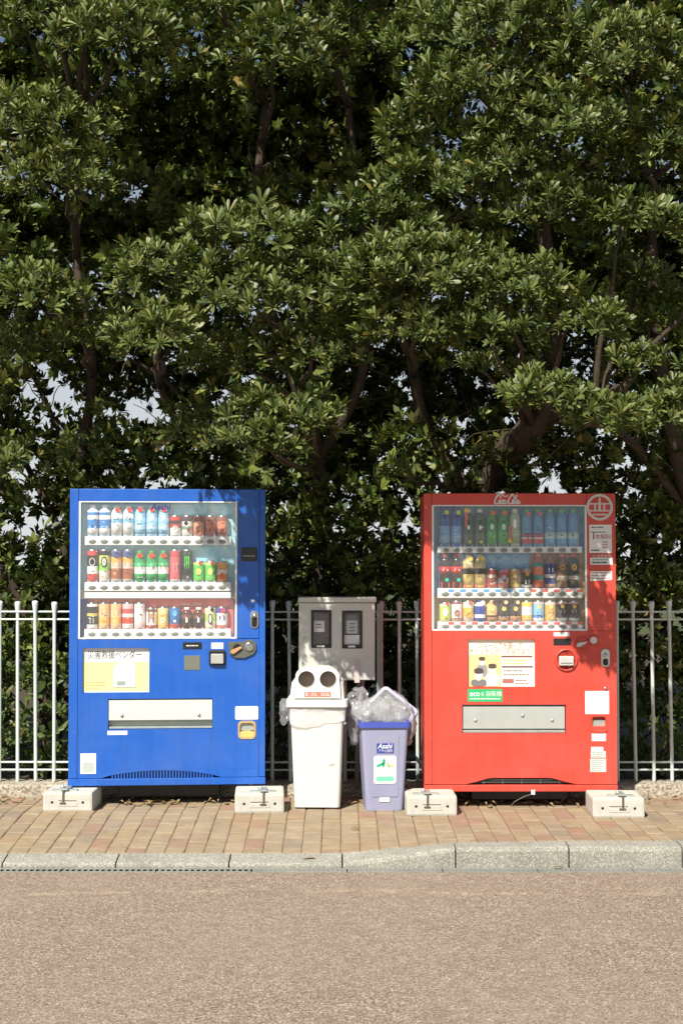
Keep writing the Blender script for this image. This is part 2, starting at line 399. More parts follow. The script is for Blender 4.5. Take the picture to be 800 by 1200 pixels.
# slotted drain at the foot of the kerb
drain = grid_sheet('drain_channel', M_DARK, -6, 6, 7.49, 7.6, lambda x, y: ROADZ - .06, 1, 1)
box('slot_shade_sheet', drain, M_DARK, -6, 6, 7.5965, 7.5995, ROADZ - .06, ROADZ - .0035, 0)  # black sheet added behind the slots so they look shaded inside
x = -6.0 + .03
while x < 5.9:
    w = .5; fine = x > -.95
    bm = bmesh.new()
    bbox(bm, x + .002, x + w - .002, 7.494, 7.518 if not fine else 7.535, ROADZ - .003, ROADZ + .003, .001)
    bbox(bm, x + .002, x + w - .002, 7.574 if not fine else 7.564, 7.597, ROADZ - .003, ROADZ + .003, .001)
    pitch = .0305 if not fine else .025; n = int(w / pitch)
    for k in range(n):
        cx = x + (k + .5) * w / n
        bw = .0062 if not fine else .0085
        bbox(bm, cx - bw, cx + bw, 7.515, 7.576, ROADZ - .003, ROADZ + .001)
    link('drain_grating', fin(bm, 'drain_grating', M_DRAIN), drain); x += w

# ------------------------------------------------------------------ fence
M_FENCE = paint((.6, .65, .6), .5, 0, .45)
fence = thing('picket_fence', 'pale grey green metal picket fence with paddle tops running behind the vending machines', 'fence', (0, 9.34, 0))
bm = bmesh.new(); bbox(bm, -6, 6, -.14, .12, -.1, .075, .012, 2)
link('footing', fin(bm, 'footing', M_FOOT), fence)['label'] = 'low concrete footing with exposed pebbles'
bm = bmesh.new()
lathe_bm(bm, [(.0115, .07), (.012, .09), (.012, 1.17), (.0135, 1.185), (.0195, 1.222), (.0208, 1.24), (.0185, 1.25), (.006, 1.254)], None, 10)
pk = fin(bm, 'picket', M_FENCE)
for v in pk.vertices: v.co.z -= 0
rf = random.Random(5)
x0p = P(44, 700, 9.34).x; pitch = .1185
for i in range(-32, 72):
    x = x0p + i * pitch
    if -5.9 < x < 5.9: link('picket', pk, fence, (x, 0, rf.uniform(-.006, .006)), (rf.uniform(-.01, .01), rf.uniform(-.012, .006), 0))
for z in (1.185, 1.135, .205, .155):
    tube('rail', fence, M_FENCE, [(-6, 0, z), (0, 0.002, z - .004), (6, 0, z)], .0068, 8)

# ------------------------------------------------------------------ vending machines
BLUE = (.013, .108, .48); RED = (.63, .066, .041); REDK = (.55, .035, .03)
def body_paint(name, col, rough):
    """enamel on sheet steel: rain streaks, dust film and small scuffs"""
    m, nt, p = base(name); tc = N(nt, 'ShaderNodeTexCoord')
    mp = N(nt, 'ShaderNodeMapping'); nt.links.new(tc.outputs['Object'], mp.inputs[0]); mp.inputs['Scale'].default_value = (26, 26, 1.4)
    st = noise_tex(nt, 1., 5, .6, vec=mp.outputs[0])
    c = mixc(nt, col, tuple(v * .8 for v in col), ramp(nt, st, [(.4, 0.), (.75, .7)]))
    c = mixc(nt, c, tuple(v * .8 + .07 for v in col), ramp(nt, noise_tex(nt, 2.6, 6, .7), [(.42, 0.), (.72, .4)]))
    c = mixc(nt, c, (.45, .45, .45), ramp(nt, noise_tex(nt, 38, 3, .5), [(.73, 0.), (.78, .35)]))
    nt.links.new(c, p.inputs['Base Color'])
    nt.links.new(ramp(nt, noise_tex(nt, 7, 6, .65), [(.3, rough - .08), (.7, rough + .16)]), p.inputs['Roughness']); return m
M_BLUE = body_paint('blue_enamel', BLUE, .3); M_RED = body_paint('red_enamel', RED, .34)
M_INNER = paint((.8, .82, .81), .4)
M_LEDGE = paint((.82, .83, .81), .3)
M_BTN = paint((.2, .22, .19), .25); M_BTNR = paint((.5, .5, .46), .3)
M_INK = paint((.05, .06, .06), .6); M_NAVY = paint((.02, .04, .2), .4)
def bandcol(c): return paint(srgb(*c), .3, 0, .06)
def make_button_meshes():
    bm = bmesh.new(); lathe_bm(bm, [(.0001, -.002), (.022, -.002), (.0255, -.001), (.0265, .004)], None, 20, 'Y')
    for v in bm.verts: v.co.z *= .58
    rim = fin(bm, 'button', M_BTNR)
    bm = bmesh.new(); lathe_bm(bm, [(.0001, -.005), (.015, -.0045), (.0205, -.0032), (.0215, .002)], None, 20, 'Y')
    for v in bm.verts: v.co.z *= .58
    return rim, fin(bm, 'button', M_BTN)
BTN_RIM, BTN = make_button_meshes()
def drink_can(name, label, group, h, bands, loc, r=.034, sticker=None):
    """bands: colours from bottom to top with heights in fractions"""
    mats = [bandcol(c) for _, c in bands] + [M_METAL]
    prof = [(r * .8, 0), (r, .006)]; mi = [len(bands)]
    zlast = .006
    for k, (f, c) in enumerate(bands):
        z = .006 + (h - .016) * f; prof.append((r, z)); mi.append(k)
    prof += [(r * .9, h - .003), (r * .88, h), (r * .8, h - .004)]; mi += [len(bands)] * 3
    bm = bmesh.new(); lathe_bm(bm, prof, mi, 18)
    o = link(name, fin(bm, name, mats), None, loc); tag(o, label, 'drink can', group)
    return o
def drink_bottle(name, label, group, h, body, lab, cap, loc, r=.034, top=None, lf=(.18, .62), square=False):
    bm = bmesh.new()
    prof = [(r * .82, 0), (r * .97, .008), (r, .02), (r * .95, h * .14), (r, h * .18), (r, h * .7), (r * .95, h * .77), (r * .78, h * .85), (r * .5, h * .9), (r * .46, h * .92)]
    lathe_bm(bm, prof, None, 18)
    o = link(name, fin(bm, name, paint(srgb(*body), .12, 0, .05)), None, loc); tag(o, label, 'bottle', group)
    zs = [h * (lf[0] + (lf[1] - lf[0]) * f) for f in [0] + [b[0] for b in lab]]
    bm = bmesh.new(); lathe_bm(bm, [(r * 1.02, z) for z in zs], list(range(len(lab))), 18)
    link('label_sleeve', fin(bm, 'label_sleeve', [bandcol(c) for _, c in lab]), o)
    bm = bmesh.new(); lathe_bm(bm, [(r * .5, h * .89), (r * .52, h * .9), (r * .52, h * .985), (r * .45, h)], None, 14)
    link('cap', fin(bm, 'cap', bandcol(cap)), o)
    return o
def disc_sticker(parent, x, y, z, r, col):
    prism('round_sticker', parent, bandcol(col), circ(x, z, r, 16), y, y + .0008)
def oval_print(parent, x, y, z, rx, rz, col, name='printed_emblem'):
    bm = bmesh.new(); n = 16
    bm.faces.new([bm.verts.new((x + rx * math.cos(2 * math.pi * i / n), y - .0014 + .35 * (rx * math.cos(2 * math.pi * i / n)) ** 2 / .03, z + rz * math.sin(2 * math.pi * i / n))) for i in range(n)])
    link(name, fin(bm, name, bandcol(col)), parent)

ORD = ['first', 'second', 'third', 'fourth', 'fifth', 'sixth', 'seventh', 'eighth', 'ninth', 'tenth', 'eleventh', 'twelfth']
def machine(kind, root, U, V, W, H, D, win, ledges, mat, first_btn, pitch_px, rightstrip):
    """shell, door, window, shelves with buttons. All numbers from U(px), V(py)"""
    wx0, wx1, wz0, wz1 = U(win[0]), U(win[1]), V(win[3]), V(win[2])
    t = .028; cav = .09
    bm = bmesh.new()
    bbox(bm, .004, W - .004, cav, D, .01, H - .004, .006)
    link('cabinet', fin(bm, 'cabinet', mat), root)
    bm = bmesh.new()
    bbox(bm, .003, wx0 - .02, t, cav + .002, .008, H - .003); bbox(bm, wx1 + .02, W - .003, t, cav + .002, .008, H - .003)
    bbox(bm, wx0 - .021, wx1 + .021, t, cav + .0015, wz1 + .012, H - .0035); bbox(bm, wx0 - .021, wx1 + .021, t + .04, cav + .0015, .009, wz0 - .012)
    link('door_core', fin(bm, 'door_core', mat), root)
    # inside of the display
    bm = bmesh.new()
    bbox(bm, wx0 - .019, wx0, t - .004, cav - .002, wz0 - .011, wz1 + .011); bbox(bm, wx1, wx1 + .019, t - .004, cav - .002, wz0 - .011, wz1 + .011)
    bbox(bm, wx0, wx1, t - .003, cav - .002, wz1, wz1 + .011); bbox(bm, wx0, wx1, t - .003, cav - .002, wz0 - .011, wz0)
    link('display_lining', fin(bm, 'display_lining', M_INNER), root)
    g = box('display_window', root, M_GLASS, wx0 - .002, wx1 + .002, .008, .012, wz0 - .002, wz1 + .002, 0)
    fr = bmesh.new(); e = .009
    bbox(fr, wx0 - .003, wx0 + e, -.001, .016, wz0 - .003, wz1 + .003, .002); bbox(fr, wx1 - e, wx1 + .003, -.001, .016, wz0 - .003, wz1 + .003, .002)
    bbox(fr, wx0 + e, wx1 - e, -.0005, .0155, wz0 - .003, wz0 + e * .7, .002); bbox(fr, wx0 + e, wx1 - e, -.0005, .0155, wz1 - e * .5, wz1 + .003, .002)
    link('frame', fin(fr, 'frame', M_INNER), g)
    for py0, py1, bx0, bx1 in ledges:
        L = box('selection_ledge', root, M_LEDGE, U(bx0), U(bx1), .016, .076, V(py1), V(py0), .004, 2)
        zc = (V(py0) * .42 + V(py1) * .58)
        for k in range(12):
            x = U(first_btn + pitch_px * k)
            b = link('button', BTN_RIM, L, (x, .0155, zc)); link('button_face', BTN, L, (x, .0152, zc))
    return wx0, wx1, wz0, wz1

def valance(root, mat, top, prof):
    """prof: (x, z of lower edge) from one side to the other"""
    bm = bmesh.new(); cols = [[bm.verts.new((x, y, zz)) for y in (.0012, .028) for zz in (z, top)] for x, z in prof]
    for a, b in zip(cols, cols[1:]):
        bm.faces.new((a[0], b[0], b[1], a[1])); bm.faces.new((a[2], a[3], b[3], b[2])); bm.faces.new((a[0], a[2], b[2], b[0])); bm.faces.new((a[1], b[1], b[3], a[3]))
    for c in (cols[0], cols[-1]): bm.faces.new((c[0], c[1], c[3], c[2]))
    return link('vent_valance', fin(bm, 'vent_valance', mat), root)
# ---- blue machine
def Ub(x): return (x - 80) / 188.4
def Vb(y): return (919.3 - y) / 188.8
WB, HB, DB = 1.212, 1.838, .40
bl0 = P(80, 919, 8.83)
blue = thing('vending_machine', 'blue drinks vending machine standing on concrete blocks', 'vending machine', (bl0.x, 8.83, .125), R(4.2), 'drinks vending machines')
BX0, BX1, BZ0, BZ1 = machine('blue', blue, Ub, Vb, WB, HB, DB, (91, 274.5, 587.5, 748), [(628, 638.5, 97, 268), (682, 692.5, 97, 268), (737, 747.4, 97, 268)], M_BLUE, 105.9, 13.78, None)
box('left_door_stile', blue, M_BLUE, 0, Ub(90.2), 0, .028, Vb(910.6), HB, .004, 2)
box('header_panel', blue, M_BLUE, Ub(90.5), Ub(275.6), .001, .028, Vb(587), HB, .004, 2)
box('right_door_strip', blue, M_BLUE, Ub(275.9), Ub(301.2), .001, .028, Vb(748.6), HB, .003)
box('right_door_stile', blue, M_BLUE, Ub(301.5), WB, 0, .028, Vb(910.6), HB, .004, 2)
pz0, pz1 = Vb(811), Vb(759); dz0, dz1 = Vb(854), Vb(818.5)
panel_holes('lower_door_panel', blue, M_BLUE, Ub(90.5), Ub(301.2), Vb(901), Vb(749), .001, .066, [(Ub(95.5), Ub(173), pz0, pz1), (Ub(125.5), Ub(247), dz0, dz1), (Ub(278.5), Ub(295.5), Vb(864), Vb(847.5))])
valance(blue, M_BLUE, Vb(901.1), [(Ub(90.5), Vb(910.6)), (Ub(118), Vb(910.6))] + [(Ub(118 + 139 * i / 16), Vb(910.6 - 8.4 * math.sin(math.pi * i / 16) ** .7)) for i in range(1, 16)] + [(Ub(257), Vb(910.6)), (Ub(301.2), Vb(910.6))])
vent = box('vent_recess', blue, M_DARK, Ub(110), Ub(268), .05, .06, Vb(911), Vb(900), 0)
bm = bmesh.new()
for i in range(34): bbox(bm, Ub(130 + i * 3.5), Ub(130 + i * 3.5 + 1.7), .004, .012, Vb(911), Vb(901))
link('vent_slats', fin(bm, 'vent_slats', M_BLUE), vent)
box('shade_box', blue, M_DARK, .3, WB - .28, .14, .36, -.095, .012, .006)  # near-black box added to deepen the shade under the machine
box('kick_rail', blue, M_BLUE, -.002, WB + .002, -.004, .05, 0, Vb(911.2), .004, 2)
# poster in its recess
M_YEL = bandcol((246, 224, 158)); M_CREAM = bandcol((246, 240, 214))
po = box('poster', blue, M_WHITE, Ub(95), Ub(173.6), .022, .026, pz0 - .004, pz1 + .004, 0, label='yellow and white poster behind a clear pane')
box('yellow_field', po, M_YEL, Ub(96.4), Ub(172.2), .0208, .0222, Vb(809.8), Vb(775.5), 0)
text(po, '災害救援ベンダー', M_INK, Ub(101), .021, Vb(770.8), .055, width=Ub(163.5) - Ub(101), bold=.012)
prism('printed_cabinet', po, M_WHITE, [(Ub(131), Vb(805)), (Ub(131), Vb(780)), (Ub(140), Vb(775)), (Ub(150), Vb(773.6)), (Ub(157), Vb(778)), (Ub(157), Vb(805))], .0196, .0206)
box('printed_shelf', po, paint((.3, .36, .32), .5), Ub(135.5), Ub(145), .0188, .0195, Vb(803), Vb(798), 0)
M_LINE = paint((.3, .36, .32), .5)
for xa, xb, ya, yb in ((130.6, 131.1, 805, 780), (156.8, 157.3, 805, 778), (131, 157, 805.4, 804.9)): box('printed_edge', po, M_LINE, Ub(xa), Ub(xb), .0188, .0195, Vb(ya), Vb(yb), 0)
for (xa, ya), (xb, yb) in (((131, 780), (140, 775)), ((140, 775), (150, 773.6)), ((150, 773.6), (157, 778))): prism('printed_edge', po, M_LINE, [(Ub(xa), Vb(ya)), (Ub(xb), Vb(yb)), (Ub(xb), Vb(yb - .5)), (Ub(xa), Vb(ya - .5))], .0188, .0195)
box('printed_edge', po, paint((.3, .36, .32), .5), Ub(147.5), Ub(148.1), .0188, .0195, Vb(805), Vb(775), 0)
printed_lines(po, paint((.45, .33, .12), .6), Ub(99), Ub(124), .0205, Vb(799), 3, .017, .006, 4)
# dispenser
di = box('dispenser_tray', blue, M_STEEL, Ub(124.6), Ub(248), .05, .064, dz0 - .005, dz1 + .005, 0)
bm = bmesh.new()
prism_bm(bm, [(Ub(126.2), Vb(843.5)), (Ub(246.4), Vb(843.5)), (Ub(246.4), Vb(820)), (Ub(126.2), Vb(820))], .008, .014, .002)
link('flap', fin(bm, 'flap', paint((.68, .69, .65), .32, .15, .2)), di)
for x in (141.5, 231): 
    bm = bmesh.new(); lathe_bm(bm, [(.0001, -.004), (.009, -.002), (.012, .004), (.0125, .012)], None, 14, 'Y', (Ub(x), .004, Vb(838))); link('knob', fin(bm, 'knob', M_METAL), di)
box('lip', di, M_STEEL, Ub(126), Ub(246.6), .012, .05, Vb(853.6), Vb(851.2), .002)
box('sticker', blue, M_WHITE, Ub(125), Ub(148), -.0002, .0008, Vb(860.3), Vb(855.5), 0)
# controls
s = box('card_reader', blue, M_BLACK, Ub(280), Ub(298.5), -.006, .004, Vb(657.3), Vb(641.2), .003)
box('sensor_line', s, M_STEEL, Ub(282), Ub(296), -.0068, -.0058, Vb(651.5), Vb(650.7), 0)
bm = bmesh.new(); lathe_bm(bm, [(.0001, -.008), (.009, -.006), (.0115, .0015)], None, 14, 'Y', (Ub(294), 0, Vb(704.2))); link('lamp_button', fin(bm, 'lamp_button', M_WHITE), blue)
lk = prism('lock_handle', blue, M_METAL, rrect(Ub(290.8), Ub(300.4), Vb(736.5), Vb(716), .023), -.006, .002, .002)
prism('lock_well', lk, M_DARK, rrect(Ub(292.4), Ub(298.8), Vb(735), Vb(722), .015), -.0068, -.0055)
bm = bmesh.new(); lathe_bm(bm, [(.0001, -.02), (.011, -.018), (.013, -.012), (.013, -.004)], None, 14, 'Y', (Ub(295.6), 0, Vb(721.5))); link('lock_barrel', fin(bm, 'lock_barrel', M_METAL), lk)
s = box('price_display', blue, M_BLACK, Ub(212), Ub(234), -.003, .003, Vb(760.6), Vb(752.6), .002)
printed_lines(s, M_WHITE, Ub(216), Ub(231), -.0035, Vb(756), 1, .01, .006, 8, 'digits')
box('notice_plate', blue, paint((.16, .17, .14), .45), Ub(213.5), Ub(232.2), -.002, .003, Vb(785.3), Vb(768.3), .002)
s = box('sticker', blue, M_WHITE, Ub(245), Ub(259.2), -.0002, .0008, Vb(760.5), Vb(753.2), 0)
printed_lines(s, paint((.5, .5, .48), .6), Ub(246.5), Ub(258), -.0006, Vb(755), 2, .014, .005, 3)
b = box('banknote_slot', blue, M_DARK, Ub(242.5), Ub(261.5), -.018, .004, Vb(779.6), Vb(761.8), .008, 2)
bm = bmesh.new(); bbox(bm, Ub(244.6), Ub(259.6), -.03, -.012, Vb(777.8), Vb(766), .008, 3); link('slot_mouth', fin(bm, 'slot_mouth', paint((.6, .6, .55), .3, .5)), b)
coin = [(Ub(264.5), Vb(752.5)), (Ub(283), Vb(752)), (Ub(288), Vb(749.6)), (Ub(294), Vb(750)), (Ub(297.6), Vb(754.5)), (Ub(298), Vb(761)), (Ub(294.5), Vb(767)), (Ub(284), Vb(771.5)), (Ub(273), Vb(771.3)), (Ub(267), Vb(767)), (Ub(265), Vb(760))]
c = prism('coin_plate', blue, paint((.1, .11, .09), .4), coin, -.012, .002, .003)
prism('coin_recess', c, M_DARK, circ(Ub(275.5), Vb(759.5), .026, 20), -.0128, -.011)
prism('return_lever', c, paint((.62, .36, .16), .35, .3), [(Ub(267.5), Vb(765)), (Ub(268.5), Vb(762)), (Ub(279.5), Vb(757.5)), (Ub(281), Vb(759.3)), (Ub(276), Vb(763)), (Ub(271), Vb(766.5))], -.026, -.012, .002)
bm = bmesh.new(); lathe_bm(bm, [(.019, -.014), (.026, -.014), (.029, -.01), (.029, 0)], None, 20, 'Y', (Ub(289.6), -.006, Vb(758))); lathe_bm(bm, [(.0001, -.002), (.012, -.003), (.018, -.012)], None, 20, 'Y', (Ub(289.6), -.006, Vb(758)))
link('coin_slot', fin(bm, 'coin_slot', M_METAL), c)
s = prism('notice_sticker', blue, M_WHITE, rrect(Ub(273.2), Ub(300.2), Vb(843.6), Vb(828), .008), -.0002, .0008)
printed_lines(s, paint((.5, .5, .5), .6), Ub(275), Ub(298), -.0006, Vb(830), 5, .0135, .004, 6)
cr = bmesh.new(); prism_bm(cr, rrect(Ub(277), Ub(297), Vb(866), Vb(845.4), .024), .0, .002)
c = prism('coin_return_cup', blue, paint((.62, .4, .14), .4), [(Ub(278), Vb(864.5)), (Ub(296), Vb(864.5)), (Ub(296), Vb(847)), (Ub(278), Vb(847))], .045, .06)
ring = bmesh.new()
oo, ii = rrect(Ub(276.6), Ub(297.4), Vb(866.4), Vb(845), .026), rrect(Ub(278.7), Ub(295.3), Vb(864), Vb(847.6), .02)
cr.free()
def ring_prism(name, parent, mat, o_, i_, y0, y1):
    bm = bmesh.new(); n = len(o_)
    L = [[bm.verts.new((x, y, z)) for x, z in q] for q in (o_, i_) for y in (y0, y1)]
    for k in range(n):
        j = (k + 1) % n
        bm.faces.new((L[0][k], L[0][j], L[2][j], L[2][k])); bm.faces.new((L[0][k], L[0][j], L[1][j], L[1][k])); bm.faces.new((L[2][k], L[2][j], L[3][j], L[3][k])); bm.faces.new((L[1][k], L[1][j], L[3][j], L[3][k]))
    return link(name, fin(bm, name, mat), parent)
ring.free(); ring_prism('surround', c, paint((.6, .42, .2), .35, .3), oo, ii, -.004, .02)
box('cup_flap', c, M_STEEL, Ub(278.8), Ub(295.2), .012, .018, Vb(857), Vb(848), .002)
prism('cup_lip', c, paint((.74, .5, .17), .4), [(Ub(278.6), Vb(864)), (Ub(295.4), Vb(864)), (Ub(295.4), Vb(858.2)), (Ub(290), Vb(856.8)), (Ub(284), Vb(856.8)), (Ub(278.6), Vb(858.2))], .0, .01)
s = box('sticker', blue, M_WHITE, Ub(94), Ub(112), -.0002, .0006, Vb(905.2), Vb(881.5), 0)
box('grey_print', s, paint((.42, .48, .44), .5), Ub(97), Ub(109.6), -.001, -.0003, Vb(903.6), Vb(892), 0)
text(blue, 'Asahi', M_NAVY, Ub(173.5), .0065, Vb(596.5), .05, width=Ub(197) - Ub(173.5), bold=.03, name='brand_lettering', shear=.15)
for x in (.08, WB - .09):
    for yy in (.06, DB - .07):
        bm = bmesh.new(); lathe_bm(bm, [(.012, -.03), (.012, .004)], None, 10, 'Z', (x, yy, 0)); lathe_bm(bm, [(.026, -.037), (.026, -.03)], None, 12, 'Z', (x, yy, 0)); link('levelling_foot', fin(bm, 'levelling_foot', M_STEEL), blue)
# display backdrops
def backdrop(root, mat, x0, x1, z0, z1, y=.0815): return box('backdrop', root, mat, x0, x1, y, y + .004, z0, z1, 0)
def sky_backdrop(name, c1, c2, scale=14):
    m, nt, p = base(name); f = ramp(nt, noise_tex(nt, scale, 4), [(.4, 0.), (.65, 1.)]); nt.links.new(mixc(nt, srgb(*c1), srgb(*c2), f), p.inputs['Base Color']); p.inputs['Roughness'].default_value = .4; return m
M_BD1 = sky_backdrop('aqua_backdrop', (150, 215, 235), (195, 232, 240))
backdrop(blue, M_BD1, BX0, BX1, Vb(636), BZ1); backdrop(blue, M_BD1, BX0, BX1, Vb(690), Vb(636.4))
backdrop(blue, M_INNER, BX0, BX1, Vb(702), Vb(690.4)); backdrop(blue, bandcol((232, 112, 104)), BX0 + .05, BX1 - .02, Vb(746), Vb(702.2))
box('shelf_strip', blue, M_INNER, Ub(97), Ub(268), .02, .0805, Vb(701), Vb(694), .003)
for x in (214.5, 228.3): text(blue, 'New', M_WHITE, Ub(x), .0805, Vb(709.5), .025, 'CENTER', width=.05, name='backdrop_lettering', bold=.03)

# ---- drinks in the blue machine
def place(root, x, y, z):
    c, s = math.cos(root.rotation_euler.z), math.sin(root.rotation_euler.z)
    return (root.location.x + x * c - y * s, root.location.y + x * s + y * c, root.location.z + z)
def stock(root, U, V, machine_name, shelf, ledge_y, first, pitch, items, scale):
    """items: (kind, top_px, spec, words, extra)"""
    zb = V(ledge_y)
    names = [it[3] for it in items]
    for k, it in enumerate(items):
        kind, top, spec, words, extra = it
        h = (ledge_y - top) / scale
        loc = place(root, U(first + pitch * k), .0455, zb)
        n = names.count(words)
        what = 'can' if kind == 'can' else 'bottle'
        label = '%s %s on the %s shelf of the %s machine' % (words, what, shelf, machine_name)
        grp = None
        if n > 1: grp = '%s %ss on the %s shelf of the %s machine' % (words, what, shelf, machine_name)
        rr = random.Random(k * 7 + ledge_y)
        if kind == 'can': o = drink_can('drink_can', label, grp, h, spec, loc)
        else: o = drink_bottle('drink_bottle', label, grp, h, spec[0], spec[1], spec[2], loc, lf=spec[3] if len(spec) > 3 else (.12, .62))
        o.rotation_euler.z = root.rotation_euler.z
        r = .035
        for e in extra:
            if e[0] == 'disc': disc_sticker(o, e[1], -.0365, h * e[2], e[4] if len(e) > 4 else .015, e[3])
            elif e[0] == 'oval': oval_print(o, e[1], -r, h * e[2], e[3], e[4], e[5])
            elif e[0] == 'bar':
                bm = bmesh.new(); bm.faces.new([bm.verts.new((e[1] + a, -r - .0008 + 12 * (e[1] + a) ** 2, h * b)) for a, b in ((-e[3], e[2]), (e[3], e[2]), (e[3], e[4]), (-e[3], e[4]))])
                link('printed_panel', fin(bm, 'printed_panel', bandcol(e[5])), o)
            elif e[0] == 'claw':
                bm = bmesh.new()
                for q in (-.011, 0, .011): bm.faces.new([bm.verts.new((q + a, -r - .0008, h * b)) for a, b in ((-.003, .78), (.004, .8), (.002 + q * .2, .42), (q * .2, .38))])
                link('printed_emblem', fin(bm, 'printed_emblem', bandcol((90, 220, 60))), o)
        bm = bmesh.new()
        for q in range(rr.randint(3, 6)):
            z = h * rr.uniform(.12, .6); a = rr.uniform(-.02, .008); b = a + rr.uniform(.006, .016); t_ = rr.uniform(.0025, .006)
            bm.faces.new([bm.verts.new((x, -r - .0004 + 11 * x * x, zz)) for x, zz in ((a, z), (b, z), (b, z + t_), (a, z + t_))])
        link('printed_marks', fin(bm, 'printed_marks', rr.choice([M_INK, M_WHITE, M_INK, bandcol((150, 60, 50)), bandcol((60, 80, 140))])), o)
WH = (245, 246, 242); PB = (150, 205, 235); MB_ = (70, 140, 205); RD = (225, 70, 60); BK = (35, 36, 36); GN = (60, 170, 90); BR = (140, 80, 50); TN = (215, 170, 110)
c1 = ('bot', 591, ((190, 220, 238), [(.25, WH), (.62, MB_), (.8, WH), (.92, MB_), (1, WH)], WH, (.06, .82)), 'blue and white milky drink', [('bar', 0, .26, .02, .32, (240, 245, 250))])
c2 = ('bot', 592, ((215, 232, 240), [(.55, WH), (.75, PB), (1, WH)], WH, (.06, .74)), 'white wrapped water', [('disc', .008, .86, (222, 84, 72)), ('bar', 0, .52, .015, .62, (80, 100, 140))])
c3 = ('bot', 592, ((165, 212, 238), [(.3, (140, 195, 225)), (.6, (190, 225, 240)), (1, (150, 205, 235))], (235, 240, 245), (.08, .6)), 'pale blue clear water', [('disc', .002, .87, (222, 84, 72)), ('oval', 0, .6, .014, .02, WH)])
can_a = ('can', 603, [(.4, WH), (.62, (190, 60, 55)), (.8, (60, 45, 42)), (1, (220, 60, 55))], 'red and white coffee', [('oval', 0, .35, .018, .022, (235, 215, 205))])
can_b = ('can', 603, [(.3, (225, 220, 215)), (.5, (120, 160, 130)), (.75, (235, 235, 230)), (1, (80, 50, 60))], 'white spotted cocoa', [('oval', -.006, .62, .012, .012, BK), ('oval', .01, .3, .01, .012, (150, 60, 70))])
can_c = ('can', 603, [(.3, (225, 140, 100)), (.7, (240, 170, 130)), (1, (170, 90, 70))], 'copper coloured', [('oval', 0, .5, .02, .03, (240, 175, 135))])
can_d = ('can', 603, [(.4, (190, 115, 90)), (.75, (215, 140, 110)), (1, (150, 85, 70))], 'darker copper', [('oval', 0, .55, .02, .028, (205, 130, 100))])
stock(blue, Ub, Vb, 'blue', 'top', 628, 105.9, 13.78, [c1, c1, c2, c2, c3, c3, c3, can_a, can_b, can_c, can_d, can_d], 188)
r2a = ('can', 643.5, [(.25, (220, 90, 85)), (.5, WH), (.85, BK), (1, (215, 70, 65))], 'tall black and red coffee', [('oval', 0, .62, .019, .026, (200, 195, 190)), ('oval', 0, .62, .013, .018, BK)])
r2b = ('can', 643.5, [(.35, (240, 240, 225)), (.6, (150, 205, 90)), (.85, (225, 235, 120)), (1, BK)], 'tall green and yellow tea', [('oval', 0, .62, .019, .034, BK), ('oval', 0, .62, .013, .026, (200, 205, 190))])
r2c = ('can', 643.5, [(.08, (200, 190, 180)), (.42, (175, 105, 65)), (.62, (225, 205, 190)), (.8, (240, 180, 90)), (1, (90, 105, 150))], 'brown and orange milk tea', [('bar', 0, .5, .018, .64, (235, 170, 80)), ('oval', .004, .82, .02, .018, (70, 80, 120))])
r2d = ('bot', 645, ((55, 165, 95), [(.35, (70, 180, 110)), (.75, WH), (1, (70, 180, 110))], GN, (.08, .62)), 'green fizzy lemonade', [('disc', .002, .84, (225, 80, 70), .017), ('bar', 0, .42, .017, .5, (205, 90, 90))])
r2e = ('can', 643.5, [(.06, (200, 200, 200)), (.8, (225, 110, 115)), (1, (200, 80, 85))], 'tall pink energy drink', [('bar', 0, .3, .014, .6, (235, 150, 150))])
r2f = ('can', 643.5, [(.06, (120, 120, 120)), (.2, (60, 66, 62)), (1, (30, 36, 34))], 'tall black energy drink', [('claw',), ('bar', 0, .84, .018, .92, (60, 130, 60))])
r2g = ('can', 657, [(.12, (120, 190, 80)), (.85, (110, 205, 95)), (1, (190, 220, 110))], 'short bright green juice', [('oval', 0, .5, .016, .02, (225, 235, 130)), ('disc', .01, .9, RD, .01)])
r2h = ('can', 657, [(.35, (240, 150, 80)), (.65, (245, 235, 225)), (1, (240, 175, 80))], 'short orange juice', [('oval', 0, .3, .014, .02, (225, 110, 50))])
stock(blue, Ub, Vb, 'blue', 'middle', 682, 105.9, 13.78, [r2a, r2b, r2c, r2c, r2d, r2d, r2d, r2e, r2f, r2g, r2g, r2h], 188)
r3a = ('can', 706, [(.15, WH), (.5, (50, 52, 52)), (.62, (225, 205, 110)), (.9, (55, 56, 56)), (1, WH)], 'black coffee', [('bar', 0, .22, .014, .42, (170, 175, 170))])
r3b = ('can', 706, [(.2, (235, 200, 150)), (.45, (240, 185, 95)), (.75, (235, 205, 160)), (1, (240, 190, 140))], 'beige milk coffee', [('bar', 0, .52, .016, .72, (225, 180, 110)), ('bar', 0, .2, .014, .45, (246, 200, 110))])
r3c = ('can', 706, [(.18, WH), (.45, (215, 75, 60)), (.6, WH), (.8, (205, 90, 90)), (1, (240, 190, 190))], 'red and white', [('bar', 0, .22, .013, .45, (230, 100, 70))])
r3d = ('can', 706, [(.3, (245, 225, 222)), (.5, WH), (.85, (246, 238, 234)), (1, (225, 215, 212))], 'plain white', [('bar', 0, .36, .017, .5, (225, 205, 200)), ('bar', 0, .8, .016, .88, (190, 190, 190))])
r3e = ('can', 712, [(.15, (190, 80, 60)), (.3, (240, 225, 215)), (.85, (245, 235, 228)), (1, (120, 80, 70))], 'short brown printed coffee', [('bar', 0, .3, .017, .9, (105, 72, 62)), ('oval', 0, .6, .013, .016, (205, 150, 110))])
r3f = ('can', 711, [(.3, (245, 210, 130)), (.7, (246, 200, 120)), (1, (248, 220, 150))], 'yellow lemon', [('oval', 0, .4, .014, .018, (250, 235, 205))])
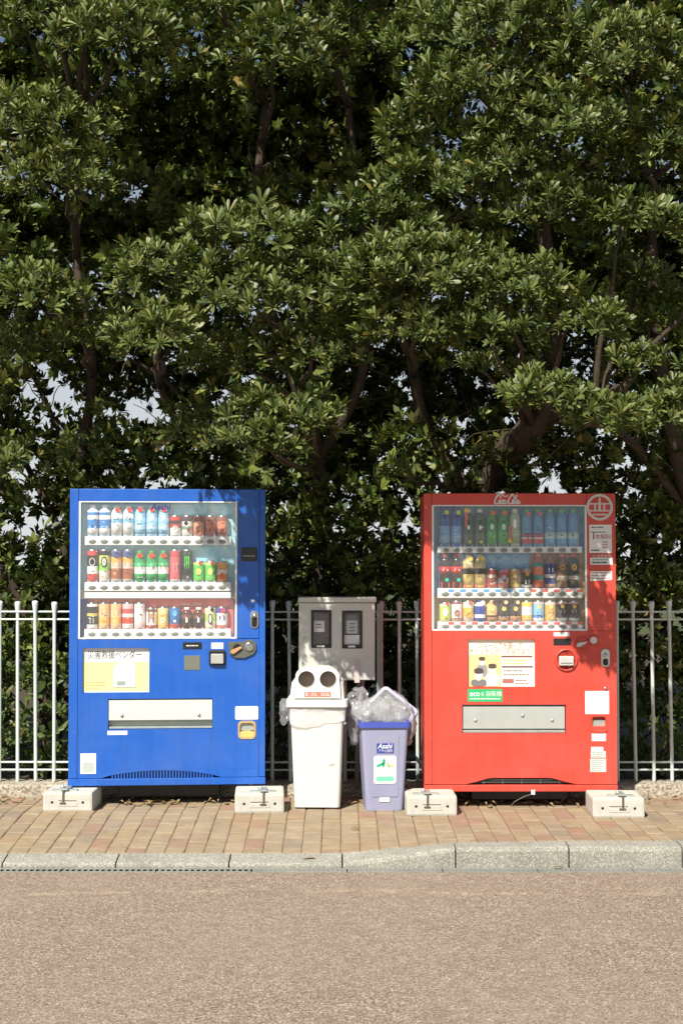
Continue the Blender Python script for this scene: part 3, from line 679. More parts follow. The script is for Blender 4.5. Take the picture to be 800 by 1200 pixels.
r3g = ('can', 711, [(.2, (215, 90, 70)), (.35, (60, 110, 170)), (1, (40, 120, 185))], 'blue sports drink', [('oval', 0, .7, .014, .02, (120, 180, 220)), ('bar', 0, .3, .008, .4, WH)])
r3h = ('bot', 712, ((95, 60, 48), [(.3, (90, 62, 52)), (.7, (60, 44, 40)), (1, (110, 80, 66))], WH, (.06, .64)), 'squat brown coffee', [('bar', 0, .3, .006, .52, WH)])
r3i = ('can', 711, [(.3, (235, 235, 210)), (.7, (190, 215, 120)), (1, (235, 240, 190))], 'short green and white tea', [('oval', 0, .45, .014, .034, BK), ('oval', 0, .45, .009, .026, (215, 215, 195)), ('disc', .012, .86, BK, .011)])
r3j = ('can', 711, [(.15, (225, 130, 120)), (.75, WH), (1, (70, 80, 170))], 'white and violet', [('bar', 0, .38, .017, .58, (60, 80, 160)), ('disc', .008, .82, (225, 84, 80), .014)])
stock(blue, Ub, Vb, 'blue', 'bottom', 737, 105.9, 13.78, [r3a, r3b, r3b, r3c, r3d, r3e, r3f, r3g, r3h, r3h, r3i, r3j], 188)

# ---- red machine
def Ur(x): return (x - 497.0) / 189.9
def Vr(y): return (926.0 - y) / 189.9
WR, HR, DR = 1.184, 1.832, .42
r0 = P(497, 926, 8.78)
red = thing('vending_machine', 'red drinks vending machine standing on concrete blocks', 'vending machine', (r0.x, 8.78, .1), R(0.4), 'drinks vending machines')
RX0, RX1, RZ0, RZ1 = machine('red', red, Ur, Vr, WR, HR, DR, (507, 687.5, 592.3, 738.6), [(640.6, 648, 513, 683), (689.5, 701, 513, 683), (728.5, 738.4, 513, 683)], M_RED, 522.2, 13.75, None)
box('left_door_stile', red, M_RED, 0, Ur(506.4), 0, .028, Vr(917.6), HR, .005, 2)
M_REDM = paint((.5, .06, .055), .4, 0, .2)
hd = box('header_panel', red, M_RED, Ur(506.6), Ur(688), .001, .028, Vr(591.8), HR, .004, 2)
box('right_door_strip', red, M_RED, Ur(688.3), WR, .0, .028, Vr(739.2), HR, .005, 2)
dz0, dz1 = Vr(858.5), Vr(825.2)
panel_holes('lower_door_panel', red, M_RED, Ur(506.6), WR, Vr(908), Vr(739.5), .001, .066, [(Ur(548), Ur(626.6), Vr(804.5), Vr(749)), (Ur(541.3), Ur(662.3), dz0, dz1), (Ur(692.2), Ur(708.8), Vr(853), Vr(838.4))])
valance(red, M_RED, Vr(908.1), [(Ur(506.6), Vr(917.6)), (Ur(545), Vr(917.6)), (Ur(558), Vr(914.5)), (Ur(570), Vr(911)), (Ur(576), Vr(910.2)), (Ur(642), Vr(910.2)), (Ur(648), Vr(911)), (Ur(660), Vr(914.5)), (Ur(674), Vr(917.6)), (WR, Vr(917.6))])
vent = box('vent_recess', red, M_DARK, Ur(540), Ur(680), .05, .06, Vr(918), Vr(907), 0)
bm = bmesh.new()
for z in (912.5, 915.2): bbox(bm, Ur(545), Ur(675), .012, .018, Vr(z + .7), Vr(z))
for x in (566, 588, 610, 632, 654): bbox(bm, Ur(x), Ur(x + .8), .01, .0115, Vr(918), Vr(908))
link('vent_slats', fin(bm, 'vent_slats', paint((.1, .12, .12), .5)), vent)
box('shade_box', red, M_DARK, .3, WR - .28, .14, .38, -.075, .012, .006)  # added dark box, standing in for shade beneath the red machine
box('kick_rail', red, M_RED, -.002, WR + .002, -.004, .05, 0, Vr(918.4), .004, 2)
# script brand name on the header, drawn as brush strokes
def script(parent, mat, strokes, x, z, sx, sz, y, w):
    bm = bmesh.new()
    for st in strokes:
        pts = []
        n = len(st)
        for i in range(n - 1):
            p0, p1, p2, p3 = st[max(i - 1, 0)], st[i], st[i + 1], st[min(i + 2, n - 1)]
            for k in range(5):
                t = k / 5; t2, t3 = t * t, t * t * t
                pts.append(tuple(.5 * ((2 * p1[a]) + (-p0[a] + p2[a]) * t + (2 * p0[a] - 5 * p1[a] + 4 * p2[a] - p3[a]) * t2 + (-p0[a] + 3 * p1[a] - 3 * p2[a] + p3[a]) * t3) for a in (0, 1)))
        pts.append(st[-1]); L = []; m = len(pts)
        for i, q in enumerate(pts):
            a, b = pts[max(i - 1, 0)], pts[min(i + 1, m - 1)]
            d = Vector(((b[0] - a[0]) * sx, (b[1] - a[1]) * sz)); d = d.normalized() if d.length else Vector((1, 0)); nn = Vector((-d.y, d.x))
            ww = w * (.55 + .6 * abs(d.y)) * (1 if 0 < i < m - 1 else .4)
            c = Vector((x + q[0] * sx, z + q[1] * sz)); L.append((bm.verts.new((c.x + nn.x * ww, y, c.y + nn.y * ww)), bm.verts.new((c.x - nn.x * ww, y, c.y - nn.y * ww))))
        for i in range(m - 1): bm.faces.new((L[i][0], L[i + 1][0], L[i + 1][1], L[i][1]))
    return link('brand_lettering', fin(bm, 'brand_lettering', mat), parent)
def bigC(o): return [(o + 1.5, .62), (o + 1.3, .92), (o + .75, .9), (o + .22, .5), (o + .15, .1), (o + .5, -.05), (o + 1.05, .12)]
def loop(o, r=.2): return [(o + .42, .42), (o + .18, .42), (o + .05, .16), (o + .2, -.02), (o + .42, .14), (o + .45, .4), (o + .5, .3)]
strokes = [bigC(0), [(.55, .95), (1.4, 1.15), (2.4, .85), (3.1, .95)], loop(1.0), [(1.95, .34), (1.75, .42), (1.55, .15), (1.72, -.02), (2.05, .12)], loop(2.0), [(2.48, .42), (2.42, .08), (2.6, .0), (2.8, .14)],
           [(2.75, .25), (3.05, .3)], bigC(3.0), loop(4.0), [(4.62, .1), (4.85, .6), (5.0, .95), (4.85, .9), (4.68, .3), (4.75, .0), (4.95, .1)], loop(5.0), [(5.48, .42), (5.42, .08), (5.6, .0), (5.85, .25)], [(3.7, 1.0), (4.1, 1.12), (4.5, .7), (4.3, .45)]]
script(hd, M_WHITE, strokes, Ur(579.5), Vr(590.2), (Ur(609) - Ur(578.5)) / 5.8, .052, -.0006, .0038)
# round emblem, overlapping the window edge
em = bmesh.new(); lathe_bm(em, [(.0001, -.004), (.078, -.004), (.0835, -.001), (.0835, .003)], None, 32, 'Y', (Ur(703), 0, Vr(594.5)))
e = link('round_emblem', fin(em, 'round_emblem', M_RED), red)
M_PALE = paint((.62, .6, .55), .4)
ring_prism('emblem_ring', e, M_PALE, circ(Ur(703), Vr(594.5), .0825, 32), circ(Ur(703), Vr(594.5), .066, 32), -.0075, -.0035)
cx, cz = Ur(703), Vr(594.5)
bm = bmesh.new()
for a, b, zz0, zz1 in ((-.062, .062, .017, .026), (-.062, .062, -.026, -.017), (-.034, -.022, -.017, .017), (-.008, .008, -.017, .017), (.022, .034, -.017, .017), (-.006, .006, .026, .06), (-.045, .045, -.05, -.04)):
    bbox(bm, cx + a, cx + b, -.0068, -.0042, cz + zz0, cz + zz1)
link('emblem_bars', fin(bm, 'emblem_bars', M_PALE), e)
# paper notices down the strip
n1 = box('notice', red, M_WHITE, Ur(690.8), Ur(717.2), -.0012, -.0002, Vr(648.2), Vr(615), 0)
text(n1, '1', paint((.35, .02, .03), .5), Ur(693), -.0018, Vr(632), .062, bold=.03); text(n1, '本無料!', paint((.35, .02, .03), .5), Ur(697.6), -.0018, Vr(631.5), .036, width=Ur(716) - Ur(697.6), bold=.02)
printed_lines(n1, M_INK, Ur(693), Ur(715), -.0018, Vr(617.5), 2, .03, .006, 2); printed_lines(n1, M_INK, Ur(693), Ur(705), -.0018, Vr(644.2), 1, .012, .008, 5); printed_lines(n1, paint((.4, .05, .05), .5), Ur(706), Ur(715.5), -.0018, Vr(634.8), 3, .016, .006, 15)
n2 = box('notice', red, M_WHITE, Ur(691.8), Ur(718), -.0012, -.0002, Vr(661.9), Vr(648.6), 0)
box('red_print', n2, M_REDM, Ur(691.8), Ur(718), -.0018, -.0013, Vr(653.6), Vr(648.6), 0); text(n2, '○ 会員登録', M_WHITE, Ur(694), -.0024, Vr(652.6), .016, width=Ur(716) - Ur(694)); printed_lines(n2, paint((.1, .35, .15), .5), Ur(694), Ur(717), -.0018, Vr(655.5), 1, .01, .007, 9); printed_lines(n2, M_INK, Ur(694), Ur(717), -.0018, Vr(658.4), 1, .01, .01, 19)
n3 = prism('notice', red, M_WHITE, [(Ur(691.3), Vr(681.2)), (Ur(717.2), Vr(679.6)), (Ur(717.2), Vr(669.4)), (Ur(691.8), Vr(669.6))], -.0012, -.0002)
printed_lines(n3, paint((.4, .1, .1), .5), Ur(693), Ur(716), -.0018, Vr(671), 3, .017, .005, 12)
# poster recess
po = box('poster', red, bandcol((250, 225, 160)), Ur(547.6), Ur(627), .022, .026, Vr(805), Vr(748.6), 0, label='orange and white promotion poster behind a clear pane')
box('orange_field', po, bandcol((247, 212, 146)), Ur(548), Ur(587), .0212, .0222, Vr(804.5), Vr(768), 0)
box('white_field', po, M_WHITE, Ur(587.3), Ur(626.5), .0212, .0222, Vr(804.5), Vr(767.6), 0)
box('title_field', po, M_CREAM, Ur(548), Ur(626.5), .0212, .0222, Vr(767.4), Vr(749.5), 0)
M_PINK = paint(srgb(222, 78, 66), .5)
text(po, 'ジョージアを買って', M_PINK, Ur(560), .0205, Vr(759.8), .044, width=Ur(611.5) - Ur(560), bold=.02); text(po, 'オリジナルグッズ当てよう!', M_PINK, Ur(549.5), .0205, Vr(766.6), .042, width=Ur(623) - Ur(549.5), bold=.02)
def patch(x, z, w, h, col, y, sq=1.):
    prism('printed_patch', po, bandcol(col), [(Ur(x + w * math.copysign(abs(math.cos(a)) ** sq, math.cos(a))), Vr(z + h * math.copysign(abs(math.sin(a)) ** sq, math.sin(a)))) for a in [2 * math.pi * i / 16 for i in range(16)]], y, y + .0005)
for k, (x, z, sc, suit, hair) in enumerate(((565, 774, .8, (150, 148, 150), (96, 80, 70)), (577, 783, 1., (236, 230, 226), (90, 80, 76)), (561, 789, 1.15, (120, 122, 120), (84, 76, 72)))):
    y = .0206 - k * .0014
    zb_ = min(z + 24 * sc, 804); patch(x, (z + 6 * sc + zb_) / 2, 8 * sc, (zb_ - z - 6 * sc) / 2, suit, y, .6); patch(x, z + 2 * sc, 4.2 * sc, 5.4 * sc, (246, 224, 205), y - .0005); patch(x, z - 2.4 * sc, 4.8 * sc, 3 * sc, hair, y - .001, .7)
box('printed_bar', po, bandcol((130, 90, 80)), Ur(587.6), Ur(624), .0202, .0211, Vr(770.4), Vr(768.4), 0); box('printed_bar', po, bandcol((120, 95, 85)), Ur(588), Ur(624.5), .0202, .0211, Vr(782.4), Vr(780.4), 0); box('printed_bar', po, bandcol((170, 110, 105)), Ur(589), Ur(602), .0202, .0211, Vr(800.6), Vr(795.5), 0)
printed_lines(po, bandcol((225, 190, 110)), Ur(590), Ur(623), .0204, Vr(773), 2, .02, .01, 21); printed_lines(po, bandcol((150, 140, 130)), Ur(590), Ur(623), .0204, Vr(785), 2, .024, .01, 22); printed_lines(po, bandcol((140, 130, 110)), Ur(604), Ur(623), .0204, Vr(796.5), 2, .018, .008, 23)
ec = prism('green_sticker', red, bandcol((52, 178, 112)), rrect(Ur(547.8), Ur(588.2), Vr(821.6), Vr(807), .006), -.0004, .001)
text(ec, 'eco', M_WHITE, Ur(550), -.001, Vr(815.2), .048, width=Ur(561.5) - Ur(550), bold=.04)
text(ec, 'る', M_WHITE, Ur(562), -.001, Vr(815), .03, bold=.03)
text(ec, '自販機', M_WHITE, Ur(568.4), -.001, Vr(815), .036, width=Ur(586.4) - Ur(568.4), bold=.03)
printed_lines(ec, M_WHITE, Ur(550), Ur(586), -.001, Vr(817.6), 1, .01, .007, 31)
# dispenser
M_FLAPR = paint((.5, .53, .5), .32, .3, .25)
di = box('dispenser_tray', red, M_STEEL, Ur(540.4), Ur(663.2), .05, .064, dz0 - .005, dz1 + .005, 0)
bm = bmesh.new(); prism_bm(bm, [(Ur(542.5), Vr(853.5)), (Ur(661.3), Vr(853.5)), (Ur(661.3), Vr(827.5)), (Ur(542.5), Vr(827.5))], .012, .018, .002); link('flap', fin(bm, 'flap', M_FLAPR), di)
for x, r in ((556.8, .011), (646.6, .011), (612, .012)):
    bm = bmesh.new(); lathe_bm(bm, [(.0001, -.004), (r * .7, -.002), (r, .004), (r, .012)], None, 14, 'Y', (Ur(x), .008, Vr(843.6 if r < .0115 else 838))); link('knob', fin(bm, 'knob', M_STEEL), di)
box('lip', di, M_STEEL, Ur(542), Ur(661.6), .012, .05, Vr(858.2), Vr(855), .002)
# controls
box('sticker', red, M_WHITE, Ur(648.4), Ur(667), -.0004, .0006, Vr(745.6), Vr(741), 0)
box('price_display', red, M_BLACK, Ur(648.2), Ur(669), -.003, .003, Vr(756), Vr(748.2), .002)
def roundel(name, x, y, r, rin):
    bm = bmesh.new(); lathe_bm(bm, [(rin, -.004), (rin + .002, -.012), (r - .006, -.013), (r - .001, -.008), (r, .002)], None, 28, 'Y', (Ur(x), 0, Vr(y))); return link(name, fin(bm, name, M_RED), red)
b = roundel('banknote_slot', 663, 773, .071, .058)
prism('slot_recess', b, M_RED, circ(Ur(663), Vr(773), .06, 24), -.004, .0005)
bm = bmesh.new(); bbox(bm, Ur(654), Ur(671), -.03, -.004, Vr(779.5), Vr(768.5), .006, 2); link('slot_mouth', fin(bm, 'slot_mouth', paint((.62, .62, .58), .35, .3)), b)
box('slot_gap', b, M_DARK, Ur(655.5), Ur(669.5), -.0306, -.0296, Vr(777), Vr(776.2), 0)
b = roundel('return_knob', 681.6, 754.5, .044, .034)
prism('knob_recess', b, REDD if False else M_REDM, circ(Ur(681.6), Vr(754.5), .035, 20), -.003, .0005)
prism('return_lever', b, M_METAL, [(Ur(674.4), Vr(757.6)), (Ur(675), Vr(753.6)), (Ur(678), Vr(752.4)), (Ur(686.8), Vr(751.4)), (Ur(687), Vr(753)), (Ur(680.5), Vr(756)), (Ur(677.5), Vr(758.2))], -.022, -.008, .002)
b = roundel('coin_slot', 695, 750.2, .033, .022)
bm = bmesh.new(); lathe_bm(bm, [(.0001, .004), (.014, .002), (.0215, -.01)], None, 20, 'Y', (Ur(695), 0, Vr(750.2))); link('coin_funnel', fin(bm, 'coin_funnel', M_METAL), b)
lk = prism('lock_handle', red, M_METAL, rrect(Ur(703.6), Ur(713.8), Vr(781.4), Vr(760.4), .024), -.006, .002, .002)
bm = bmesh.new(); lathe_bm(bm, [(.0001, -.018), (.012, -.016), (.014, -.004)], None, 14, 'Y', (Ur(708.4), 0, Vr(767.5))); link('lock_barrel', fin(bm, 'lock_barrel', M_METAL), lk)
prism('lock_well', lk, M_DARK, rrect(Ur(705.6), Ur(711.8), Vr(779.6), Vr(771.5), .014), -.0068, -.0055)
bm = bmesh.new(); lathe_bm(bm, [(.0001, -.008), (.009, -.007), (.011, .002)], None, 14, 'Y', (Ur(708.6), 0, Vr(806.2))); link('lamp_button', fin(bm, 'lamp_button', M_METAL), red)
n4 = box('notice', red, M_WHITE, Ur(684.8), Ur(712.8), -.0006, .0006, Vr(836.2), Vr(809.4), 0)
printed_lines(n4, paint((.55, .55, .55), .6), Ur(687), Ur(711), -.0012, Vr(813), 5, .024, .006, 41)
c = box('coin_return_cup', red, paint((.12, .12, .12), .4), Ur(691.6), Ur(709.4), .05, .06, Vr(853.5), Vr(838), 0)
ring_prism('surround', c, M_RED, rrect(Ur(690.8), Ur(710), Vr(857.8), Vr(837.2), .022), rrect(Ur(692.6), Ur(708.4), Vr(850.5), Vr(839), .016), -.006, .02)
box('cup_flap', c, M_STEEL, Ur(692.6), Ur(708.6), .016, .022, Vr(852), Vr(843), .002)
for a in ((692.2, 708.8, 867.6, 858.6), (691.4, 705.6, 879, 874.4), (691, 708.6, 887, 879.2), (690.2, 708.8, 903.4, 888)):
    s = box('sticker', red, M_WHITE if a[2] < 880 else paint((.55, .6, .56), .45), Ur(a[0]), Ur(a[1]), -.0004, .0006, Vr(a[2]), Vr(a[3]), 0)
    if a[2] > 880: printed_lines(s, paint((.25, .32, .28), .6), Ur(a[0] + 1.5), Ur(a[1] - 1), -.001, Vr(a[3] + 1.6), max(2, int((a[2] - a[3]) / 2.4)), .012, .004, int(a[2]))
box('inset_door', red, M_RED, Ur(695.5), Ur(713), -.0016, .0006, Vr(735), Vr(695), .0012)
# bits of tape and a tag hanging from the kick rail
tg = box('hanging_tag', red, M_WHITE, Ur(621), Ur(625.5), -.012, -.01, -.018, .012, .001)
tube('tag_wire', tg, paint((.3, .27, .2), .6), [(Ur(622.5), -.011, -.012), (Ur(612), -.012, -.03), (Ur(602), -.005, -.06), (Ur(597), .01, -.094)], .0016, 5)
for x in (.1, WR - .1):
    for yy in (.06, DR - .07):
        bm = bmesh.new(); lathe_bm(bm, [(.012, -.02), (.012, .004)], None, 10, 'Z', (x, yy, 0)); lathe_bm(bm, [(.026, -.03), (.026, -.02)], None, 12, 'Z', (x, yy, 0)); link('levelling_foot', fin(bm, 'levelling_foot', M_STEEL), red)
M_BD2 = sky_backdrop('blue_green_backdrop', (60, 130, 170), (110, 175, 180), 9); M_BD3 = sky_backdrop('bubbly_backdrop', (70, 150, 205), (170, 205, 225), 18)
backdrop(red, M_BD2, RX0, RX1, Vr(647), RZ1); backdrop(red, M_BD3, RX0, Ur(623), Vr(698), Vr(647.4)); backdrop(red, bandcol((165, 130, 105)), Ur(623.2), Ur(681), Vr(698), Vr(647.4)); backdrop(red, bandcol((190, 150, 80)), Ur(681.2), RX1, Vr(738), Vr(647.4)); backdrop(red, bandcol((205, 175, 125)), RX0, Ur(681), Vr(738), Vr(698.4))
# promo strips on the pane inside, coloured price cards on the ledges
tagm = [bandcol((90, 165, 215)), bandcol((228, 92, 84)), bandcol((240, 180, 90)), bandcol((170, 190, 220))]
ledg = [o for o in red.children if o.name.startswith('selection_ledge')]
for li, (py, mm) in enumerate(((638.8, 3), (692.4, 0), (730.6, 1))):
    for k in range(12):
        x = 522.2 + 13.75 * k
        q = mm if not (li == 1 and k > 6) else 1
        box('price_card', ledg[li], tagm[q], Ur(x - (5.4 if li == 0 else 3.4) + (6.9 if li else 0)), Ur(x + (5.4 if li == 0 else 3.4) + (6.9 if li else 0)), .0155, .0172, Vr(py + 1.7), Vr(py - 1.7), 0) if not (li == 0) else box('price_card', ledg[li], tagm[3], Ur(x - 5.4), Ur(x + 5.4), .022, .024, Vr(640.4), Vr(636.8), 0)
ledb = [o for o in blue.children if o.name.startswith('selection_ledge')]
for li, (py, q) in enumerate(((628, bandcol((175, 205, 232))), (682, bandcol((185, 210, 235))), (737, bandcol((238, 170, 160))))):
    for k in range(12): box('price_card', ledb[li], q, Ub(105.9 + 13.78 * k - 5.6), Ub(105.9 + 13.78 * k + 5.6), .022, .024, Vb(py + .2), Vb(py - 2), 0)
for x, yt, yb, xd in ((547, 599, 617, 598), (598, 616, 634, 634)):
    s = box('promo_strip', red, bandcol((220, 80, 66)), Ur(x - 1.5), Ur(x + 1.5), .0125, .0135, Vr(yb), Vr(yt), 0); prism('promo_disc', s, bandcol((240, 180, 50)), circ(Ur(x), Vr(xd), .013, 14), .0119, .0124)

q1 = ('bot', 594, ((70, 130, 190), [(.25, (150, 185, 215)), (.6, (120, 170, 215)), (.85, (60, 100, 170)), (1, (50, 80, 150))], (60, 90, 160), (.1, .8)), 'blue sports drink', [('disc', .01, .86, (200, 205, 80), .014)])
q2 = ('bot', 596, ((60, 90, 70), [(.4, (110, 130, 110)), (.7, (70, 105, 75)), (1, (50, 100, 60))], (220, 225, 220), (.1, .7)), 'dark green tea', [('disc', .006, .12, (190, 210, 90), .01), ('oval', 0, .5, .008, .014, WH)])
q3 = ('bot', 596, ((50, 140, 70), [(.5, (90, 180, 100)), (1, (60, 160, 80))], (60, 150, 80), (.08, .7)), 'bright green tea', [('disc', .006, .88, (220, 110, 80), .015), ('oval', 0, .52, .012, .02, (200, 230, 205))])
q4 = ('bot', 596, ((170, 195, 170), [(.5, (150, 175, 120)), (1, (190, 205, 170))], (215, 220, 200), (.08, .5)), 'pale clear barley tea', [('oval', -.004, .6, .01, .03, WH)])
q5 = ('bot', 596, ((80, 150, 190), [(.45, (205, 90, 100)), (.55, WH), (1, (190, 120, 140))], (80, 170, 90), (.08, .36)), 'clear water with pink label', [('disc', .008, .86, (215, 110, 100), .013)])
q6 = ('bot', 596, ((80, 150, 195), [(.45, (120, 185, 225)), (1, (205, 225, 225))], (90, 180, 100), (.08, .38)), 'clear water with white label', [('disc', -.006, .3, (90, 170, 90), .008)])
stock(red, Ur, Vr, 'red', 'top', 640.6, 522.2, 13.75, [q1, q1, q2, q2, q3, q3, q4, q5, q5, q6, q6, q6], 189.9)
w1 = ('bot', 648.5, ((40, 20, 18), [(1, (205, 45, 45))], (200, 50, 45), (.42, .62)), 'dark cola with red label', [('bar', 0, .02, .026, .18, (230, 60, 45)), ('disc', .01, .24, (70, 185, 150), .012), ('bar', 0, .5, .016, .54, WH)])
w2 = ('bot', 650, ((215, 180, 110), [(.45, (240, 215, 130)), (.7, (60, 55, 50)), (.85, (225, 205, 160)), (1, (205, 190, 130))], (200, 200, 150), (.1, .8)), 'golden tea', [('disc', .012, .88, (225, 205, 90), .015), ('bar', 0, .01, .026, .12, (228, 80, 50))])
w3 = ('can', 666, [(.2, (190, 80, 60)), (.55, (150, 60, 50)), (.7, (200, 170, 130)), (1, (175, 60, 50))], 'brown and red coffee', [('bar', 0, .5, .014, .7, (225, 220, 215))])
w4 = ('can', 668, [(.3, (235, 150, 130)), (.6, (225, 230, 230)), (1, (205, 90, 80))], 'red ringed white', [('oval', 0, .6, .018, .024, (200, 60, 55)), ('oval', 0, .6, .012, .016, (150, 205, 220)), ('disc', .012, .95, (225, 110, 150), .012)])
w5 = ('can', 666, [(.2, (215, 190, 110)), (.8, (190, 150, 75)), (1, (205, 165, 90))], 'short gold coffee', [('bar', 0, .4, .014, .5, (120, 90, 50))])
w6 = ('can', 666, [(.15, WH), (.85, (42, 42, 44)), (1, (200, 130, 120))], 'short black coffee', [('oval', 0, .72, .012, .014, (215, 165, 80)), ('bar', 0, .2, .014, .42, (225, 230, 230))])
w7 = ('bot', 648.5, ((190, 90, 70), [(.3, (225, 110, 90)), (.5, (60, 140, 130)), (.8, (235, 120, 90)), (1, (70, 150, 140))], (220, 130, 110), (.02, .74)), 'orange and teal', [('oval', 0, .52, .02, .022, (240, 150, 110))])
w8 = ('bot', 652, ((165, 110, 90), [(.15, (200, 165, 130)), (.4, (50, 60, 130)), (.55, (225, 215, 205)), (1, (50, 60, 140))], (150, 100, 85), (.02, .78)), 'navy and white milk tea', [('bar', 0, .5, .014, .64, WH)])
w9 = ('bot', 648.5, ((120, 85, 60), [(.3, (150, 115, 85)), (.5, (210, 195, 170)), (1, (130, 90, 55))], (205, 100, 80), (.02, .7)), 'brown latte', [('oval', 0, .6, .017, .02, (190, 145, 80))])
w10 = ('bot', 648.5, ((45, 44, 46), [(.35, (60, 55, 55)), (.5, (190, 180, 165)), (1, (50, 50, 52))], (205, 80, 75), (.02, .7)), 'black unsweetened coffee', [('oval', 0, .6, .016, .022, (205, 165, 80))])
stock(red, Ur, Vr, 'red', 'middle', 689.5, 522.2, 13.75, [w1, w1, w2, w2, w3, w4, w5, w6, w7, w8, w9, w10], 189.9)
v1 = ('can', 706, [(.2, (215, 225, 120)), (.85, (195, 220, 110)), (1, (225, 225, 200))], 'lime green juice', [('oval', 0, .5, .016, .024, (232, 240, 215)), ('disc', .012, .93, (225, 90, 70), .01)])
v2 = ('can', 704, [(.15, (200, 160, 150)), (.9, (240, 230, 222)), (1, (150, 80, 80))], 'white cocoa', [('oval', 0, .4, .018, .02, (165, 110, 105))])
v3 = ('can', 704, [(.2, (235, 200, 180)), (.7, (240, 185, 90)), (1, (245, 225, 205))], 'orange and white soup', [('oval', 0, .55, .016, .016, (246, 205, 110)), ('disc', .01, .9, (230, 110, 95), .012)])
v4 = ('bot', 703.5, ((235, 238, 242), [(.2, (70, 95, 170)), (.4, WH), (.9, (50, 80, 165)), (1, WH)], (50, 70, 140), (.02, .8)), 'squat blue and white', [('disc', .014, .88, (245, 235, 215), .014)])
v5 = ('bot', 703.5, ((205, 165, 110), [(.25, (190, 150, 110)), (.35, (60, 45, 40)), (1, (220, 185, 125))], (215, 195, 160), (.02, .8)), 'squat tan latte', [('oval', 0, .6, .014, .016, (235, 205, 140)), ('disc', .012, .9, (100, 75, 65), .012)])
v6 = ('bot', 703.5, ((60, 52, 48), [(.3, (205, 165, 125)), (.4, (60, 45, 40)), (1, (60, 58, 54))], (60, 55, 52), (.02, .8)), 'squat black and tan coffee', [('oval', 0, .6, .013, .014, (235, 200, 110)), ('disc', .012, .9, (235, 205, 160), .012)])
v7 = ('can', 704, [(.3, (240, 200, 110)), (.75, (245, 240, 232)), (1, (240, 205, 100))], 'white and yellow', [('bar', 0, .5, .016, .6, (215, 205, 200))])
v8 = ('can', 704, [(.15, WH), (.32, (90, 140, 215)), (.9, (140, 195, 235)), (1, (235, 190, 190))], 'light blue', [('oval', 0, .7, .012, .013, (240, 205, 100)), ('bar', 0, .16, .014, .3, (70, 110, 200))])
v9 = ('can', 704, [(.2, (225, 185, 100)), (.85, (222, 175, 85)), (1, (235, 205, 190))], 'gold coffee', [('bar', 0, .4, .016, .46, (90, 70, 45)), ('oval', 0, .7, .012, .013, (240, 205, 120))])
v10 = ('can', 704, [(.15, WH), (.3, (90, 92, 95)), (.9, (40, 41, 44)), (1, (225, 170, 165))], 'black coffee', [('oval', 0, .72, .011, .013, (235, 195, 90)), ('bar', 0, .42, .014, .58, (165, 170, 175))])
stock(red, Ur, Vr, 'red', 'bottom', 728.5, 522.2, 13.75, [v1, v2, v3, v4, v5, v6, v6, v7, v8, v9, v10, v10], 189.9)

# ------------------------------------------------------------------ concrete foundation blocks
def block(label, px0, px1, py, rz, flip, d):
    a, b = P(px0, py, d), P(px1, py, d); w = b.x - a.x
    root = thing('concrete_block', label, 'concrete block', ((a.x + b.x) / 2, d, 0), rz, 'concrete blocks under the machines')
    hw, h, dp, ch = w / 2, .115, .31, .018
    bm = bmesh.new()
    bbox(bm, -hw, hw, 0, dp, -.004, h, .014, 2)
    link('body', fin(bm, 'body', M_BLOCK), root)
    sx = 1 if flip else -1
    box('slot', root, M_DARK, -.055, .055, -.001, .006, .062, .066, 0)
    box('recess_plate', root, M_BLOCK, -.06, .06, -.0025, .004, .03, .058, .002)
    for x in (-hw * .42 - .03, hw * .42 + .03):
        bm = bmesh.new(); lathe_bm(bm, [(.0001, -.0015), (.008, -.0015), (.009, .004)], None, 12, 'Y', (x, 0, .055)); link('hole', fin(bm, 'hole', M_DARK), root)
    bx = .025 * sx
    bm = bmesh.new(); bbox(bm, bx - .085, bx + .075, .05, .09, h - .002, h + .008, .002); bbox(bm, bx - .022, bx + .022, .02, .16, h + .008, h + .016, .002); link('bracket', fin(bm, 'bracket', M_STEEL), root)
    bm = bmesh.new(); lathe_bm(bm, [(.007, h), (.007, h + .034), (.001, h + .036)], None, 8, 'Z', (bx - .02, .07, 0)); lathe_bm(bm, [(.014, h + .016), (.014, h + .026)], None, 6, 'Z', (bx - .02, .07, 0)); link('anchor_bolt', fin(bm, 'anchor_bolt', M_STEEL), root)
    bm = bmesh.new(); bbox(bm, bx - .006, bx + .006, -.006, .0, .05, h + .006, .001); bbox(bm, bx - .022, bx + .016, -.008, -.001, .046, .056, .001); bbox(bm, bx - .006, bx + .006, -.006, .05, h + .002, h + .01, .001); link('hook', fin(bm, 'hook', paint((.14, .11, .08), .6, .4)), root)
block('concrete block under the outer end of the blue machine, beside the sunlit fence', 50, 108.5, 949, R(-1), False, 8.66)
block('concrete block under the blue machine next to the white bin', 275, 333, 951, R(3), True, 8.61)
block('concrete block under the red machine next to the blue bin', 476, 535.5, 954, R(1), False, 8.52)
block('concrete block under the outer end of the red machine, away from the bins', 694, 755, 958, R(-2), True, 8.45)

